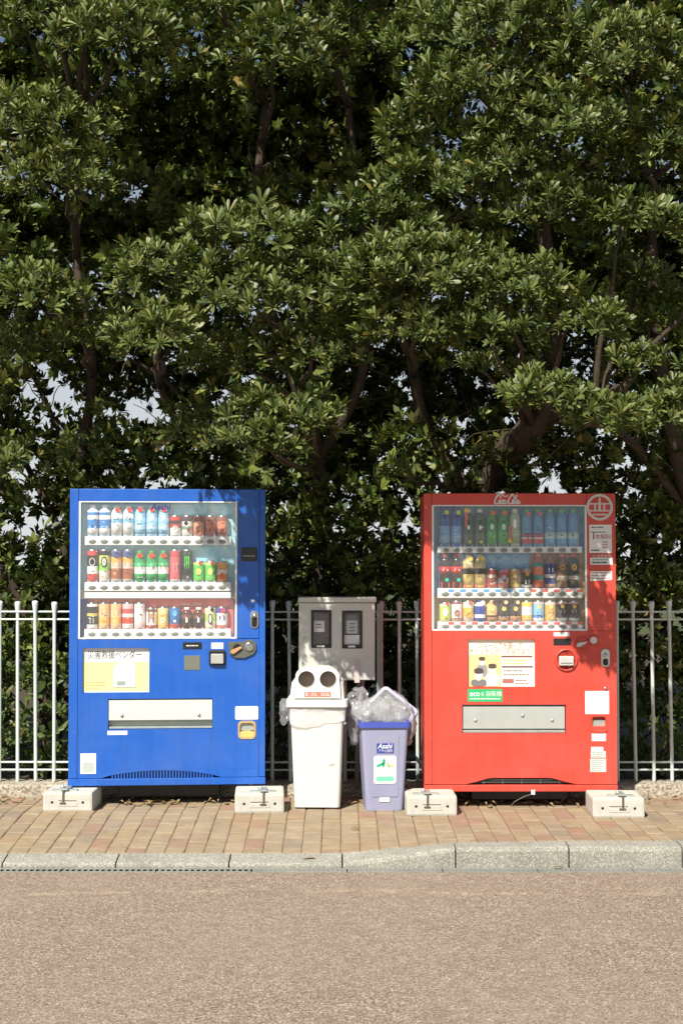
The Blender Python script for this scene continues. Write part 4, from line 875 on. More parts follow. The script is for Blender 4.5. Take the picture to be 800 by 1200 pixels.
# ------------------------------------------------------------------ bins
def tapered(bm, w0, d0, w1, d1, z0, z1, r, n=4, mi=0):
    lo = rrect(-w0 / 2, w0 / 2, -d0 / 2, d0 / 2, r, n); hi = rrect(-w1 / 2, w1 / 2, -d1 / 2, d1 / 2, r, n)
    a = [bm.verts.new((x, y, z0)) for x, y in lo]; b = [bm.verts.new((x, y, z1)) for x, y in hi]; k = len(a)
    for i in range(k):
        f = bm.faces.new((a[i], a[(i + 1) % k], b[(i + 1) % k], b[i])); f.material_index = mi
    bm.faces.new(a[::-1]); bm.faces.new(b)
    return a, b
M_BINW = paint((.68, .67, .61), .42, 0, .3, .4, 8.)
dB = 8.72
wb = thing('recycling_bin', 'white plastic recycling bin with two round holes and a bag under its lid', 'bin', (P(372, 943, dB).x, dB + .15, 0), R(-1.5), 'drink container bins')
bm = bmesh.new(); tapered(bm, .278, .27, .325, .315, .012, .62, .022); link('body', fin(bm, 'body', M_BINW), wb)
bm = bmesh.new()
for x in (-.1, .1): bbox(bm, x - .02, x + .02, -.1, .1, 0, .013)
link('foot', fin(bm, 'foot', M_BINW), wb)
lid = bmesh.new()
tapered(lid, .374, .364, .372, .362, .625, .668, .02); lid_o = link('lid', fin(lid, 'lid', M_BINW), wb)
# lower shoulder and hood as stepped shell, sloping front
def hood(bm, secs, n=5):
    prev = None
    for (w, y0, y1, z, r) in secs:
        pts = rrect(-w / 2, w / 2, y0, y1, r, n); ring = [bm.verts.new((x, y, z)) for x, y in pts]
        if prev:
            k = len(ring)
            for i in range(k):
                f = bm.faces.new((prev[i], prev[(i + 1) % k], ring[(i + 1) % k], ring[i])); f.smooth = False
        else: bm.faces.new(ring[::-1])
        prev = ring
    bm.faces.new(prev)
bm = bmesh.new(); hood(bm, [(.335, -.13, .165, .666, .02), (.328, -.115, .16, .72, .025), (.318, -.1, .155, .765, .03), (.3, -.09, .15, .778, .03)]); link('shoulder', fin(bm, 'shoulder', M_BINW), wb)
bm = bmesh.new()
front = []
def hood_outline(w, zt, zb, rr): 
    pts = [(-w / 2, zb), (w / 2, zb)]
    pts += [(w / 2 - .012, zt - .045), (w / 2 - .022, zt - .025), (w / 2 - .045, zt - .012)] + [(w * .25 * k, zt - .003 * k * k) for k in (1, 0, -1)] + [(-w / 2 + .045, zt - .012), (-w / 2 + .022, zt - .025), (-w / 2 + .012, zt - .045)]
    return pts
ho = hood_outline(.29, .862, .672, .03)
a = [bm.verts.new((x, -.166 + (z - .672) * .34, z)) for x, z in ho]; b = [bm.verts.new((x * .92, .11, z)) for x, z in ho]
bm.faces.new(a); bm.faces.new(b[::-1])
for i in range(len(a)): bm.faces.new((a[i], b[i], b[(i + 1) % len(a)], a[(i + 1) % len(a)]))
bmesh.ops.bevel(bm, geom=[e for e in bm.edges if all(v in a for v in e.verts)], offset=.008, segments=2, affect='EDGES')
hd_o = link('hood', fin(bm, 'hood', M_BINW), wb)
sl = math.atan(.34)
M_HOLE = paint((.035, .022, .014), .8)
for x in (-.066, .066):
    z = .79; y = -.166 + (z - .672) * .34
    bm = bmesh.new(); lathe_bm(bm, [(.0001, -.0022), (.049, -.0022), (.0505, -.005), (.053, -.004), (.054, .004)], [0, 0, 1, 1], 28, 'Y')
    link('hole', fin(bm, 'hole', [M_HOLE, M_BINW]), hd_o, (x, y - .001, z), (-sl, 0, 0))
s = box('sticker', hd_o, bandcol((226, 92, 70)), -.08, .083, -.0006, .0006, -.016, .016, 0); s.location = (.002, -.166 + (.7 - .672) * .34 - .0018, .7); s.rotation_euler = (-sl, 0, 0)
for body, xx, ww in (('缶・びん', -.036, .07), ('○△', .05, .05)):
    tt = text(hd_o, body, M_WHITE, 0, 0, 0, .026, 'CENTER', width=ww, bold=.02); tt.location = (xx, -.166 + (.692 - .672) * .34 - .0038, .692); tt.rotation_euler = (-sl, 0, 0)
# brown scuff on the front: a stuck dry leaf
dl = bmesh.new()
for k in range(1): dl.faces.new([dl.verts.new(c) for c in ((-.025, 0, -.004), (-.008, 0, -.004), (.012, 0, .002), (.026, 0, .01), (.008, 0, .007), (-.01, 0, .002))])
lf = link('dry_leaf', fin(dl, 'dry_leaf', M_DRY), None, (wb.location.x + .09, dB + .15 - .1475, .27)); tag(lf, 'small dry leaf stuck to the front of the white bin', 'leaf')
# bag skirt under the rim
def crumple(name, parent, mat, fn, nu, nv, closed=True, amp=.008, sc=18., seed=0):
    bm = bmesh.new(); g = []
    for i in range(nu + (0 if closed else 1)):
        row = []
        for j in range(nv + 1):
            p = Vector(fn(i / nu, j / nv)); q = p * sc + Vector((seed, seed * .7, 0)); k = noise.noise_vector(q) * amp + noise.noise_vector(q * 2.7) * amp * .5
            row.append(bm.verts.new(p + k))
        g.append(row)
    m = len(g)
    for i in range(m if closed else m - 1):
        for j in range(nv): bm.faces.new((g[i][j], g[(i + 1) % m][j], g[(i + 1) % m][j + 1], g[i][j + 1])).smooth = True
    return link(name, fin(bm, name, mat, True), parent)
bagw = thing('bin_bag', 'clear plastic bag folded out under the lid of the white bin', 'plastic bag', wb.location, 0, 'clear bags lining the bins')
def skirt(u, v):
    pts = rrect(-.172 - .004 * v, .172 + .004 * v, -.167, .167, .02, 5); k = u * len(pts); i = int(k) % len(pts); j = (i + 1) % len(pts); f = k - int(k)
    x, y = pts[i][0] * (1 - f) + pts[j][0] * f, pts[i][1] * (1 - f) + pts[j][1] * f
    return (x, y, .63 - v * (.118 + .018 * math.sin(u * 23)))
M_BAGW = glass_mat('white_plastic_bag', (.9, .91, .9), .2, .55)
def skirt2(u, v):
    # dense sampling round the rectangle
    per = u * 4; s = int(per) % 4; f = per - int(per); w, d = .173, .168
    c = [(-w, -d), (w, -d), (w, d), (-w, d)]; a, b = c[s], c[(s + 1) % 4]
    x, y = a[0] * (1 - f) + b[0] * f, a[1] * (1 - f) + b[1] * f
    return (x * (1 - .035 * v), y * (1 - .03 * v), .632 - v * (.112 + .02 * math.sin(u * 19)))
crumple('skirt', bagw, M_BAGW, skirt2, 96, 8, True, .007, 20)
def lobe(c, rx, ry, rz): return lambda u, v: (c[0] + rx * math.cos(2 * math.pi * u) * math.sin(math.pi * (.04 + .92 * v)), c[1] + ry * math.sin(2 * math.pi * u) * math.sin(math.pi * (.04 + .92 * v)), c[2] + rz * math.cos(math.pi * (.04 + .92 * v)))
crumple('loose_fold', bagw, M_BAG, lobe((-.205, -.02, .585), .042, .07, .075), 26, 14, True, .03, 13, 3)
crumple('loose_fold', bagw, M_BAG, lobe((.215, 0., .63), .05, .06, .075), 26, 14, True, .036, 13, 9)
crumple('loose_fold', bagw, M_BAG, lobe((.262, .03, .665), .035, .045, .06), 22, 12, True, .036, 15, 21)

M_BINB = paint((.3, .31, .44), .55, 0, .35, .35, 9.); M_BINBD = paint((.06, .09, .42), .4, 0, .15)
dN = 8.66
bb = thing('recycling_bin', 'blue plastic recycling bin with stickers and its bag frame propped open', 'bin', (P(449, 945, dN).x, dN + .15, 0), R(4), 'drink container bins')
bm = bmesh.new(); tapered(bm, .225, .25, .292, .31, 0, .525, .024)
bm.faces.ensure_lookup_table(); top = max(bm.faces, key=lambda f: f.calc_center_median().z); bm.faces.remove(top)
link('body', fin(bm, 'body', M_BINB), bb)
bm = bmesh.new()
lo, hi = rrect(-.158, .158, -.166, .166, .03, 4), rrect(-.14, .14, -.148, .148, .02, 4)
for z0, z1, o_ in ((.505, .538, lo),):
    n_ = len(lo); Lv = [[bm.verts.new((x, y, z)) for x, y in q] for q, z in ((lo, z0), (lo, z1), (hi, z1), (hi, z0))]
    for k in range(4):
        for i in range(n_): bm.faces.new((Lv[k][i], Lv[k][(i + 1) % n_], Lv[(k + 1) % 4][(i + 1) % n_], Lv[(k + 1) % 4][i]))
link('rim', fin(bm, 'rim', M_BINBD), bb)
tf = math.atan((.31 - .25) / 2 / .525)
def on_front(z): return -.125 - (.03 / .525) * z
def stick(name, mat, x0, x1, z0, z1, lift=.0012, r=None, bot=None):
    zc = (z0 + z1) / 2
    pts = rrect(x0, x1, z0 - zc, z1 - zc, r, 4) if r else [(x0, z0 - zc), (x1, z0 - zc), (x1, z1 - zc), (x0, z1 - zc)]
    o = prism(name, bb, mat, pts, -.0006, .0006); o.location = (0, on_front(zc) - lift, zc); o.rotation_euler = (tf, 0, 0); return o
stick('front_panel', M_BINB, -.078, .082, .085, .46, .003, .006)
a = stick('brand_sticker', paint((.03, .06, .33), .4), -.05, .052, .352, .41, .006)
text(a, 'Asahi', M_WHITE, -.044, -.0012, -.001, .042, width=.09, bold=.05, shear=.2); text(a, 'アサヒ飲料', M_WHITE, -.042, -.0012, -.024, .022, width=.086, bold=.03)
a = stick('recycling_sticker', M_WHITE, -.068, .068, .165, .335, .006, .014)
for cx_, cz_, ln, wd, an, col in ((-.03, .03, .026, .009, .45, (50, 175, 135)), (-.008, .042, .028, .009, 1.4, (45, 160, 110)), (.02, .03, .02, .007, 1.9, (150, 190, 120)), (.042, .026, .018, .006, .5, (190, 200, 120))):
    prism('printed_leaf', a, bandcol(col), [(cx_ + ln * math.cos(q) * math.cos(an) - wd * math.sin(q) * math.sin(an), cz_ + ln * math.cos(q) * math.sin(an) + wd * math.sin(q) * math.cos(an)) for q in [2 * math.pi * i / 12 for i in range(12)]], -.0014, -.0007)
prism('green_band', a, bandcol((120, 215, 175)), rrect(-.054, .056, -.07, -.04, .012), -.0014, -.0007)
for x in (-.04, -.004, .034): printed_lines(a, paint((.45, .45, .42), .6), x - .01, x + .014, -.0012, -.004, 3, .009, .004, int(x * 100) + 60)
stick('small_label', M_WHITE, -.033, .03, .055, .082, .0035)
# propped lid: a shallow square tray standing on one corner inside the rim
lid_parent = bb
M_LID = paint((.4, .39, .56), .4, 0, .2)
def lid_mesh():
    bm = bmesh.new(); w = .165
    lo, hi = rrect(-w, w, -w, w, .035, 5), rrect(-w + .024, w - .024, -w + .024, w - .024, .026, 5); n_ = len(lo)
    Lv = [[bm.verts.new((x, y, z)) for x, y in q] for q, z in ((lo, -.012), (lo, .01), (hi, .013), (hi, -.012))]
    for k in range(4):
        for i in range(n_): bm.faces.new((Lv[k][i], Lv[k][(i + 1) % n_], Lv[(k + 1) % 4][(i + 1) % n_], Lv[(k + 1) % 4][i]))
    return fin(bm, 'bag_frame', M_LID)
lid2 = link('bag_frame', lid_mesh(), bb, (.03, .03, .565)); lid2.rotation_euler = (Matrix.Rotation(R(-12), 3, 'Z') @ Matrix.Rotation(R(58), 3, 'X') @ Matrix.Rotation(R(51), 3, 'Z')).to_euler(); lid2.scale = (.86, .86, 1)
crumple('bag_film', lid2, M_BAGT, lambda u, v: ((u - .5) * .29, (v - .5) * .29, -.02 - .05 * math.sin(math.pi * u) * math.sin(math.pi * v)), 22, 22, False, .03, 11, 13)
bagb = thing('bin_bag', 'clear plastic bag spilling over the rim of the blue bin', 'plastic bag', bb.location, 0, 'clear bags lining the bins')
crumple('loose_fold', bagb, M_BAG, lobe((-.105, -.09, .585), .075, .075, .07), 30, 16, True, .034, 14, 4)
crumple('loose_fold', bagb, M_BAG, lobe((.03, -.08, .575), .11, .06, .06), 30, 16, True, .034, 12, 5)
crumple('loose_fold', bagb, M_BAG, lobe((.03, .0, .635), .13, .05, .075), 34, 16, True, .034, 10, 31)
crumple('loose_fold', bagb, M_BAG, lobe((-.06, -.1, .6), .13, .05, .08), 34, 16, True, .036, 11, 37)
crumple('hanging_fold', bagb, M_BAGT, lobe((.172, .0, .5), .03, .11, .13), 26, 18, True, .026, 12, 6)
crumple('hanging_fold', bagb, M_BAGT, lobe((-.165, .06, .5), .045, .07, .12), 26, 18, True, .03, 12, 7)

# ------------------------------------------------------------------ meter box
M_BOX = paint((.57, .575, .51), .5, 0, .25, .4, 4.)
dM = 9.08
m0 = P(350, 797, dM); m1 = P(440, 700, dM); SMM = F / dM
mb = thing('electric_meter_box', 'grey metal electric meter box with two dark windows mounted on the fence', 'meter box', (m0.x, dM, m0.z), 0)
mw, mh = m1.x - m0.x, m1.z - m0.z
def Um(x): return (x - 350) / SMM
def Vm(y): return (797 - y) / SMM
box('hood', mb, M_BOX, -.004, mw + .004, -.012, .225, mh - .032, mh, .004, 2)
panel_holes('door', mb, M_BOX, 0, mw - .008, 0, mh - .038, 0, .02, [(Um(365), Um(387.5), Vm(759), Vm(716)), (Um(401), Um(423.6), Vm(759.6), Vm(716.6))])
box('case', mb, M_BOX, .001, mw - .004, .06, .22, .001, mh - .033, .004); bm = bmesh.new()
bbox(bm, .001, .02, .02, .0605, .001, mh - .034); bbox(bm, mw - .03, mw - .004, .02, .0605, .001, mh - .034); bbox(bm, .02, mw - .03, .0205, .06, .0015, .09); bbox(bm, .02, mw - .03, .0205, .06, mh - .07, mh - .034); link('door_frame', fin(bm, 'door_frame', M_BOX), mb)
for k, (x0, x1, y0, y1) in enumerate(((365, 387.5, 716, 759), (401, 423.6, 716.6, 759.6))):
    w_ = ring_prism('window', mb, M_DARK, [(Um(x0 - .6), Vm(y1 + .6)), (Um(x1 + .6), Vm(y1 + .6)), (Um(x1 + .6), Vm(y0 - .6)), (Um(x0 - .6), Vm(y0 - .6))], [(Um(x0 + 1.8), Vm(y1 - 3)), (Um(x1 - 2.2), Vm(y1 - 3)), (Um(x1 - 2.2), Vm(y0 + 2.4)), (Um(x0 + 1.8), Vm(y0 + 2.4))], -.004, .012)
    box('pane', w_, M_GLASS, Um(x0 + 1.5), Um(x1 - 1.5), .006, .009, Vm(y1 - 2.5), Vm(y0 + 2), 0)
    box('meter_body', w_, M_BLACK, Um(x0), Um(x1), .05, .058, Vm(y1), Vm(y0), 0)
    if k == 0:
        d_ = box('meter_dial', w_, M_WHITE, Um(367.4), Um(380), .03, .05, Vm(741.2), Vm(728), .002)
        box('dial_slot', w_, M_DARK, Um(369.5), Um(376), .0285, .0299, Vm(733), Vm(731.8), 0); box('dial_slot', w_, M_DARK, Um(370), Um(377), .0285, .0299, Vm(736), Vm(735), 0)
        box('name_plate', w_, M_WHITE, Um(371), Um(380), -.0056, -.0042, Vm(758.6), Vm(756.6), 0)
    else:
        bm = bmesh.new(); lathe_bm(bm, [(.052, 0), (.05, -.02), (.03, -.026), (.0001, -.027)], None, 20, 'Y', (Um(412), .05, Vm(727))); link('meter_dome', fin(bm, 'meter_dome', paint((.1, .11, .1), .3)), w_)
        box('meter_dial', w_, paint((.5, .56, .53), .4), Um(405.5), Um(419), .02, .05, Vm(743), Vm(727.5), .002)
        for q in (731, 735.5, 739): box('dial_slot', w_, M_DARK, Um(409), Um(415.5), .0185, .0199, Vm(q + 1), Vm(q), 0)
        box('paper_card', w_, M_WHITE, Um(403), Um(421), .018, .02, Vm(755.5), Vm(744.8), 0)
        box('name_plate', w_, M_WHITE, Um(407.5), Um(416), -.0056, -.0042, Vm(758.8), Vm(756.8), 0)
bm = bmesh.new(); lathe_bm(bm, [(.0001, -.004), (.012, -.004), (.014, .001)], None, 16, 'Y', (Um(357.5), 0, Vm(750))); link('lock', fin(bm, 'lock', M_BOX), mb)
pl = box('notice_plate', mb, paint((.55, .56, .52), .5), Um(413), Um(437), -.003, .001, Vm(796.5), Vm(772), .001)
bm = bmesh.new(); lathe_bm(bm, [(.009, -.02), (.009, -.008)], None, 10, 'Y', (Um(418.5), 0, Vm(776))); link('padlock', fin(bm, 'padlock', paint((.6, .42, .12), .35, .7)), mb)
box('hanging_tag', mb, paint((.62, .5, .46), .5), Um(415), Um(421), -.008, -.005, Vm(800), Vm(779), .001)
bm = bmesh.new()
bbox(bm, mw + .006, mw + .03, .03, .06, -m0.z + .05, mh - .04, .003); link('mounting_post', fin(bm, 'mounting_post', paint((.22, .28, .25), .5, 0, .3)), mb)
bm = bmesh.new(); bbox(bm, .02, mw - .02, .221, .262, .1, .13, .003); bbox(bm, .02, mw - .02, .221, .262, .42, .45, .003); link('fixing_bar', fin(bm, 'fixing_bar', M_STEEL), mb)
cond = bmesh.new(); tube_bm(cond, [(.38, .1, .01), (.38, .1, -.2), (.37, .12, -m0.z + .05)], .016, 8); link('conduit', fin(cond, 'conduit', paint((.3, .31, .28), .6)), mb)

# ------------------------------------------------------------------ foliage
def leaf_local(L, Wd, curl, fold, simple):
    if simple:
        rows = [(0., .1), (.6, 1.), (1., .15)]
    else:
        rows = [(0., .14), (.4, .66), (.84, 1.), (1., .42)]
    if simple:      # deep in the crown: a folded kite
        return np.array([(0, 0, 0), (L * .62, -Wd / 2, fold * Wd / 2 - curl * L * .13), (L, 0, -curl * L * .35), (L * .62, Wd / 2, fold * Wd / 2 - curl * L * .13)]), np.array([(0, 1, 2, 3)])
    V = []; Fc = []
    for t, w in rows:
        x = L * t * (1 - .08 * curl * t); z = -curl * L * .35 * t * t
        for s in ((-1, 0, 1) if not simple else (-1, 1)): V.append((x, s * w * Wd / 2, z + (fold * w * Wd / 2 if s else 0)))
    k = 2 if simple else 3
    for r in range(len(rows) - 1):
        for c in range(k - 1): Fc.append((r * k + c, r * k + c + 1, (r + 1) * k + c + 1, (r + 1) * k + c))
    return np.array(V), np.array(Fc)
def rosette(seed, simple=False, n=15, size=1., broad=1.):
    rr = random.Random(seed); VV = []; FF = []; off = 0
    for i in range(n):
        f = (i + .5) / n
        inc = R(12 + 72 * f + rr.uniform(-14, 14)); az = i * 2.39996 + rr.uniform(-.5, .5)
        L = size * (.052 + .03 * math.sin(math.pi * min(1, f * .8 + .2))) * rr.uniform(.6, 1.2)
        V, Fc = leaf_local(L, L * .25 * broad * rr.uniform(.8, 1.2) * rr.uniform(.85, 1.15), rr.uniform(.1, .7), rr.uniform(.15, .45), simple)
        if simple: V = V[:, :]
        a = math.pi / 2 - inc     # elevation over the rosette plane
        Mx = Matrix.Rotation(az, 3, 'Z') @ Matrix.Rotation(-a, 3, 'Y') @ Matrix.Rotation(rr.uniform(-.4, .4), 3, 'X')
        V = V @ np.array(Mx).T; V[:, 2] += .012 * (1 - f) * size; V += np.array((math.cos(az), math.sin(az), 0)) * .004
        VV.append(V); FF.append(Fc + off); off += len(V)
    return np.concatenate(VV), np.concatenate(FF)
ROS = [rosette(s, False, 15 + (s * 3) % 8, .92) for s in range(12)]
ROSS = [rosette(50 + s, True, 16, 1.24, 1.6) for s in range(5)]
ROSB = [rosette(80 + s, False, 9, 1.05, 1.6) for s in range(5)]
def np_mesh(name, V, Fq, mat):
    me = bpy.data.meshes.new(name); me.vertices.add(len(V)); me.vertices.foreach_set('co', V.astype(np.float32).ravel())
    me.loops.add(Fq.size); me.loops.foreach_set('vertex_index', Fq.astype(np.int32).ravel())
    me.polygons.add(len(Fq)); me.polygons.foreach_set('loop_start', np.arange(len(Fq), dtype=np.int32) * 4); me.polygons.foreach_set('loop_total', np.full(len(Fq), 4, dtype=np.int32))
    me.materials.append(mat); me.update(calc_edges=True); me.validate(); me.polygons.foreach_set('use_smooth', [True] * len(Fq)); return me
ROSM = [np_mesh('leaf_cluster', V, Fq, M_LEAF) for V, Fq in ROS]
def orient(nrm, spin):
    q = Vector(nrm).normalized().to_track_quat('Z', 'Y'); return q.to_matrix() @ Matrix.Rotation(spin, 3, 'Z')
def joined(name, items, lib, mat, parent):
    VV = []; FF = []; off = 0
    for p, nrm, s, k, spin in items:
        V, Fq = lib[k % len(lib)]; Mx = np.array(orient(nrm, spin)) * s
        VV.append(V @ Mx.T + np.array(p)); FF.append(Fq + off); off += len(V)
    if not VV: return None
    o = link(name, np_mesh(name, np.concatenate(VV), np.concatenate(FF), mat), parent); o['kind'] = 'stuff'; return o
# lobes of the crown: photo x, y, half width, half height, distance of the centre, which tree
LOBES = [
 (20, 25, 60, 45, 8.6, 0), (140, 50, 75, 50, 8.35, 0), (90, 10, 50, 40, 8.6, 0), (255, 15, 80, 36, 8.5, 1), (325, 66, 65, 44, 8.35, 1), (55, 150, 70, 40, 8.15, 0), (75, 208, 66, 44, 8.2, 0), (-60, 120, 70, 60, 8.5, 0), (-60, 260, 60, 50, 8.5, 0),
 (385, 45, 36, 46, 8.6, 1), (500, 50, 56, 42, 8.4, 2), (610, 42, 100, 50, 8.2, 2), (720, 82, 90, 60, 8.15, 3), (560, 112, 76, 48, 8.2, 2), (650, 155, 90, 48, 8.1, 2), (765, 180, 46, 50, 8.3, 3), (478, 165, 36, 38, 8.6, 2), (490, 222, 66, 34, 8.2, 2), (585, 200, 52, 42, 8.15, 2), (452, 258, 60, 32, 8.15, 2),
 (640, 250, 76, 38, 8.2, 2), (728, 262, 70, 38, 8.25, 3), (300, 282, 92, 38, 8.15, 1), (195, 332, 72, 46, 8.15, 1), (310, 350, 108, 56, 8.15, 1), (392, 318, 42, 44, 8.2, 1), (185, 402, 62, 38, 7.92, 1), (370, 415, 62, 34, 8.2, 1), (280, 425, 60, 26, 8.25, 1),
 (35, 350, 65, 40, 8.35, 0), (95, 395, 34, 28, 8.5, 0), (20, 412, 40, 20, 8.6, 0), (492, 322, 76, 50, 7.82, 2), (585, 345, 90, 50, 7.9, 2), (665, 382, 66, 32, 7.9, 2), (772, 370, 40, 34, 8.6, 3), (485, 388, 62, 28, 7.85, 2), (570, 394, 64, 26, 7.84, 2), (440, 345, 40, 36, 7.95, 2), (455, 305, 40, 24, 7.9, 2),
 (320, 488, 82, 30, 8.2, 1), (235, 508, 44, 22, 8.25, 1), (325, 530, 40, 20, 8.1, 1), (290, 515, 50, 18, 8.05, 1), (365, 500, 40, 22, 8.05, 1), (645, 468, 58, 30, 7.72, 3), (700, 492, 44, 28, 7.8, 3), (770, 490, 52, 40, 8.15, 3), (748, 430, 36, 20, 8.4, 3), (745, 325, 36, 24, 8.5, 3),
 (465, 556, 16, 10, 8.6, 2), (12, 545, 28, 28, 8.9, 0), (100, 530, 30, 18, 9.2, 0), (860, 120, 70, 70, 8.4, 3), (860, 280, 60, 60, 8.3, 3), (860, 430, 60, 50, 8.2, 3), (-70, 400, 60, 50, 8.6, 0),
 (100, -60, 120, 50, 8.6, 0), (300, -60, 120, 50, 8.6, 1), (500, -50, 120, 50, 8.5, 2), (700, -40, 120, 50, 8.4, 3), (0, -150, 120, 60, 8.5, 0), (200, -150, 120, 60, 8.5, 1), (400, -140, 120, 60, 8.4, 1), (600, -140, 120, 60, 8.3, 2), (800, -130, 120, 60, 8.3, 3), (420, 10, 36, 24, 8.8, 1), (560, 432, 26, 12, 8.5, 2)]
tree_names = [('evergreen tree with a slanting bare trunk showing behind the sunlit end of the fence', P(62, 930, 10.1)),
              ('evergreen tree whose clumps hang over the blue machine and the meter box', P(372, 930, 10.3)),
              ('evergreen tree with a thick leaning limb above the red machine', P(545, 930, 10.2)),
              ('evergreen tree reaching over the outer end of the red machine', P(860, 930, 10.2))]
trees = []
for lab, b in tree_names:
    trees.append(thing('evergreen_tree', lab, 'tree', (b.x, b.y, .02), 0, 'evergreen trees behind the fence'))
front = [[] for _ in trees]; back = [[] for _ in trees]
rl = random.Random(21)
for (cx, cy, rx, ry, d, t) in LOBES:
    c = P(cx, cy, d); s = d / F; ax, az = rx * s, ry * s; ay = min(.36, (ax + az) * .5)
    n = int((6. if -40 < cx < 840 and cy > -30 else 3.2) * math.pi * rx * ry / 480) + 4
    for _ in range(n):
        while True:
            u = Vector((rl.gauss(0, 1), rl.gauss(0, 1), rl.gauss(0, 1))).normalized()
            if u.y < .45 and u.z > -.5: break
        q = rl.uniform(.62, 1.06) if rl.random() < .8 else rl.uniform(.3, .7)
        k = 1 + .22 * noise.noise(Vector((u.x * 2.3 + cx, u.y * 2.3, u.z * 2.3 + cy)))
        p = c + Vector((u.x * ax, u.y * ay, u.z * az)) * q * k
        nr = Vector((u.x / ax, u.y / ay, u.z / az)).normalized() * .6 + Vector((-.08, -.28, .8)) + Vector((rl.uniform(-.4, .4), rl.uniform(-.4, .4), rl.uniform(-.35, .35)))
        front[t].append((p, nr, rl.choice((.6, .75, .85, .95, 1.05, 1.2)) * rl.uniform(.9, 1.1), rl.randrange(12), rl.uniform(0, 6.28)))
GAPS = [(58, 472, 42, 36), (190, 482, 36, 20), (42, 612, 22, 26), (406, 576, 12, 20), (478, 452, 16, 18), (28, 285, 14, 10), (328, 600, 8, 14), (30, 560, 22, 14), (590, 455, 14, 12), (640, 560, 20, 8)]
def gap(px, py):
    for gx, gy, a, b in GAPS:
        if ((px - gx) / a) ** 2 + ((py - gy) / b) ** 2 < 1: return True
    return False
HOLLOWS = [(215, 150, 70, 55), (260, 190, 60, 40), (432, 130, 30, 75), (770, 315, 40, 55), (430, 450, 45, 60), (110, 272, 90, 24), (530, 455, 70, 32), (400, 510, 40, 60), (250, 235, 60, 18), (690, 325, 50, 20), (160, 440, 90, 40), (40, 270, 60, 22), (20, 90, 40, 20), (520, 270, 60, 14), (600, 300, 120, 10), (350, 150, 60, 60)]
def hollow(px, py):
    return any(((px - gx) / a) ** 2 + ((py - gy) / b) ** 2 < 1 for gx, gy, a, b in HOLLOWS)
for it_ in range(40000):
    px, py = rl.uniform(-250, 1050), rl.uniform(-260, 800); d = rl.uniform(9.4, 11.6)
    if it_ > 32000:
        g_ = rl.choice(HOLLOWS); px, py = g_[0] + rl.uniform(-1.1, 1.1) * g_[2], g_[1] + rl.uniform(-1.1, 1.1) * g_[3]
        if py > 400 and rl.random() < .65: continue
    if py > 560: d = max(d, 9.75)
    if hollow(px, py): d = max(d, rl.uniform(10.2, 11.4))
    if gap(px, py) and rl.random() < .84: continue
    dens = .88 + .55 * noise.noise(Vector((px / 60., py / 60., 3.1)))
    if 400 < py < 520: dens *= .95
    elif py >= 520: dens += .15
    if rl.random() > dens: continue
    t = 0 if px < 190 else (1 if px < 430 else (2 if px < 680 else 3))
    nr = Vector((rl.uniform(-1, 1), rl.uniform(-1, .5), rl.uniform(-.3, 1)))
    back[t].append((P(px, py, d), nr, rl.uniform(.7, 1.15) * (.92 if py > 400 else 1.), rl.randrange(5), rl.uniform(0, 6.28)))
nclu = 0
for t, T in enumerate(trees):
    T0 = T.location
    def vis(it):
        p = it[0]; px = 400 + F * p.x / p.y; py = 660 - F * (p.z - CAMZ) / p.y
        return (0 if -10 < px < 810 and -10 < py < 600 else 1, p.y)
    fr = sorted(front[t], key=vis)
    for p, nr, s, k, spin in fr[:280]:
        o = link('leaf_cluster', ROSM[k], T, p - T0); o.rotation_mode = 'QUATERNION'; o.rotation_quaternion = orient(nr, spin).to_quaternion(); o.scale = (s, s, s); nclu += 1
    joined('outer_foliage', [(p - T0, nr, s, k, sp) for p, nr, s, k, sp in fr[280:]], ROS, M_LEAF, T)
    joined('inner_foliage', [(p - T0, nr, s, k, sp) for p, nr, s, k, sp in back[t]], ROSS, M_LEAF, T)
# trunks and limbs
def wander(a, b, n, amp, seed):
    rr = random.Random(seed); out = []
    for i in range(n + 1):
        t = i / n; p = a.lerp(b, t); k = math.sin(math.pi * t) * amp
        out.append(p + Vector((rr.uniform(-1, 1), rr.uniform(-1, 1), rr.uniform(-.6, .9))) * k)
    return out
TR = [[(62, 930, 10.1, .085), (60, 850, 10.1, .075), (52, 775, 10.05, .065), (30, 715, 10.0, .06), (2, 668, 9.9, .058), (-40, 630, 9.8, .05), (-60, 520, 9.6, .04), (-40, 380, 9.3, .03)],
      [(372, 930, 10.3, .1), (378, 780, 10.3, .09), (374, 650, 10.2, .085), (370, 540, 10.0, .07), (345, 440, 9.6, .055), (315, 360, 9.1, .04), (300, 260, 9.2, .03), (310, 120, 9.3, .025)],
      [(545, 930, 10.2, .13), (545, 700, 10.1, .12), (556, 590, 10.0, .115), (592, 532, 9.8, .105), (622, 500, 9.5, .1), (645, 420, 9.2, .07), (640, 300, 9.1, .05), (620, 120, 9.1, .035)],
      [(860, 930, 10.2, .11), (850, 760, 10.1, .1), (822, 620, 9.9, .08), (790, 520, 9.5, .065), (770, 400, 9.2, .05), (760, 250, 9.1, .035), (740, 100, 9.1, .03)]]
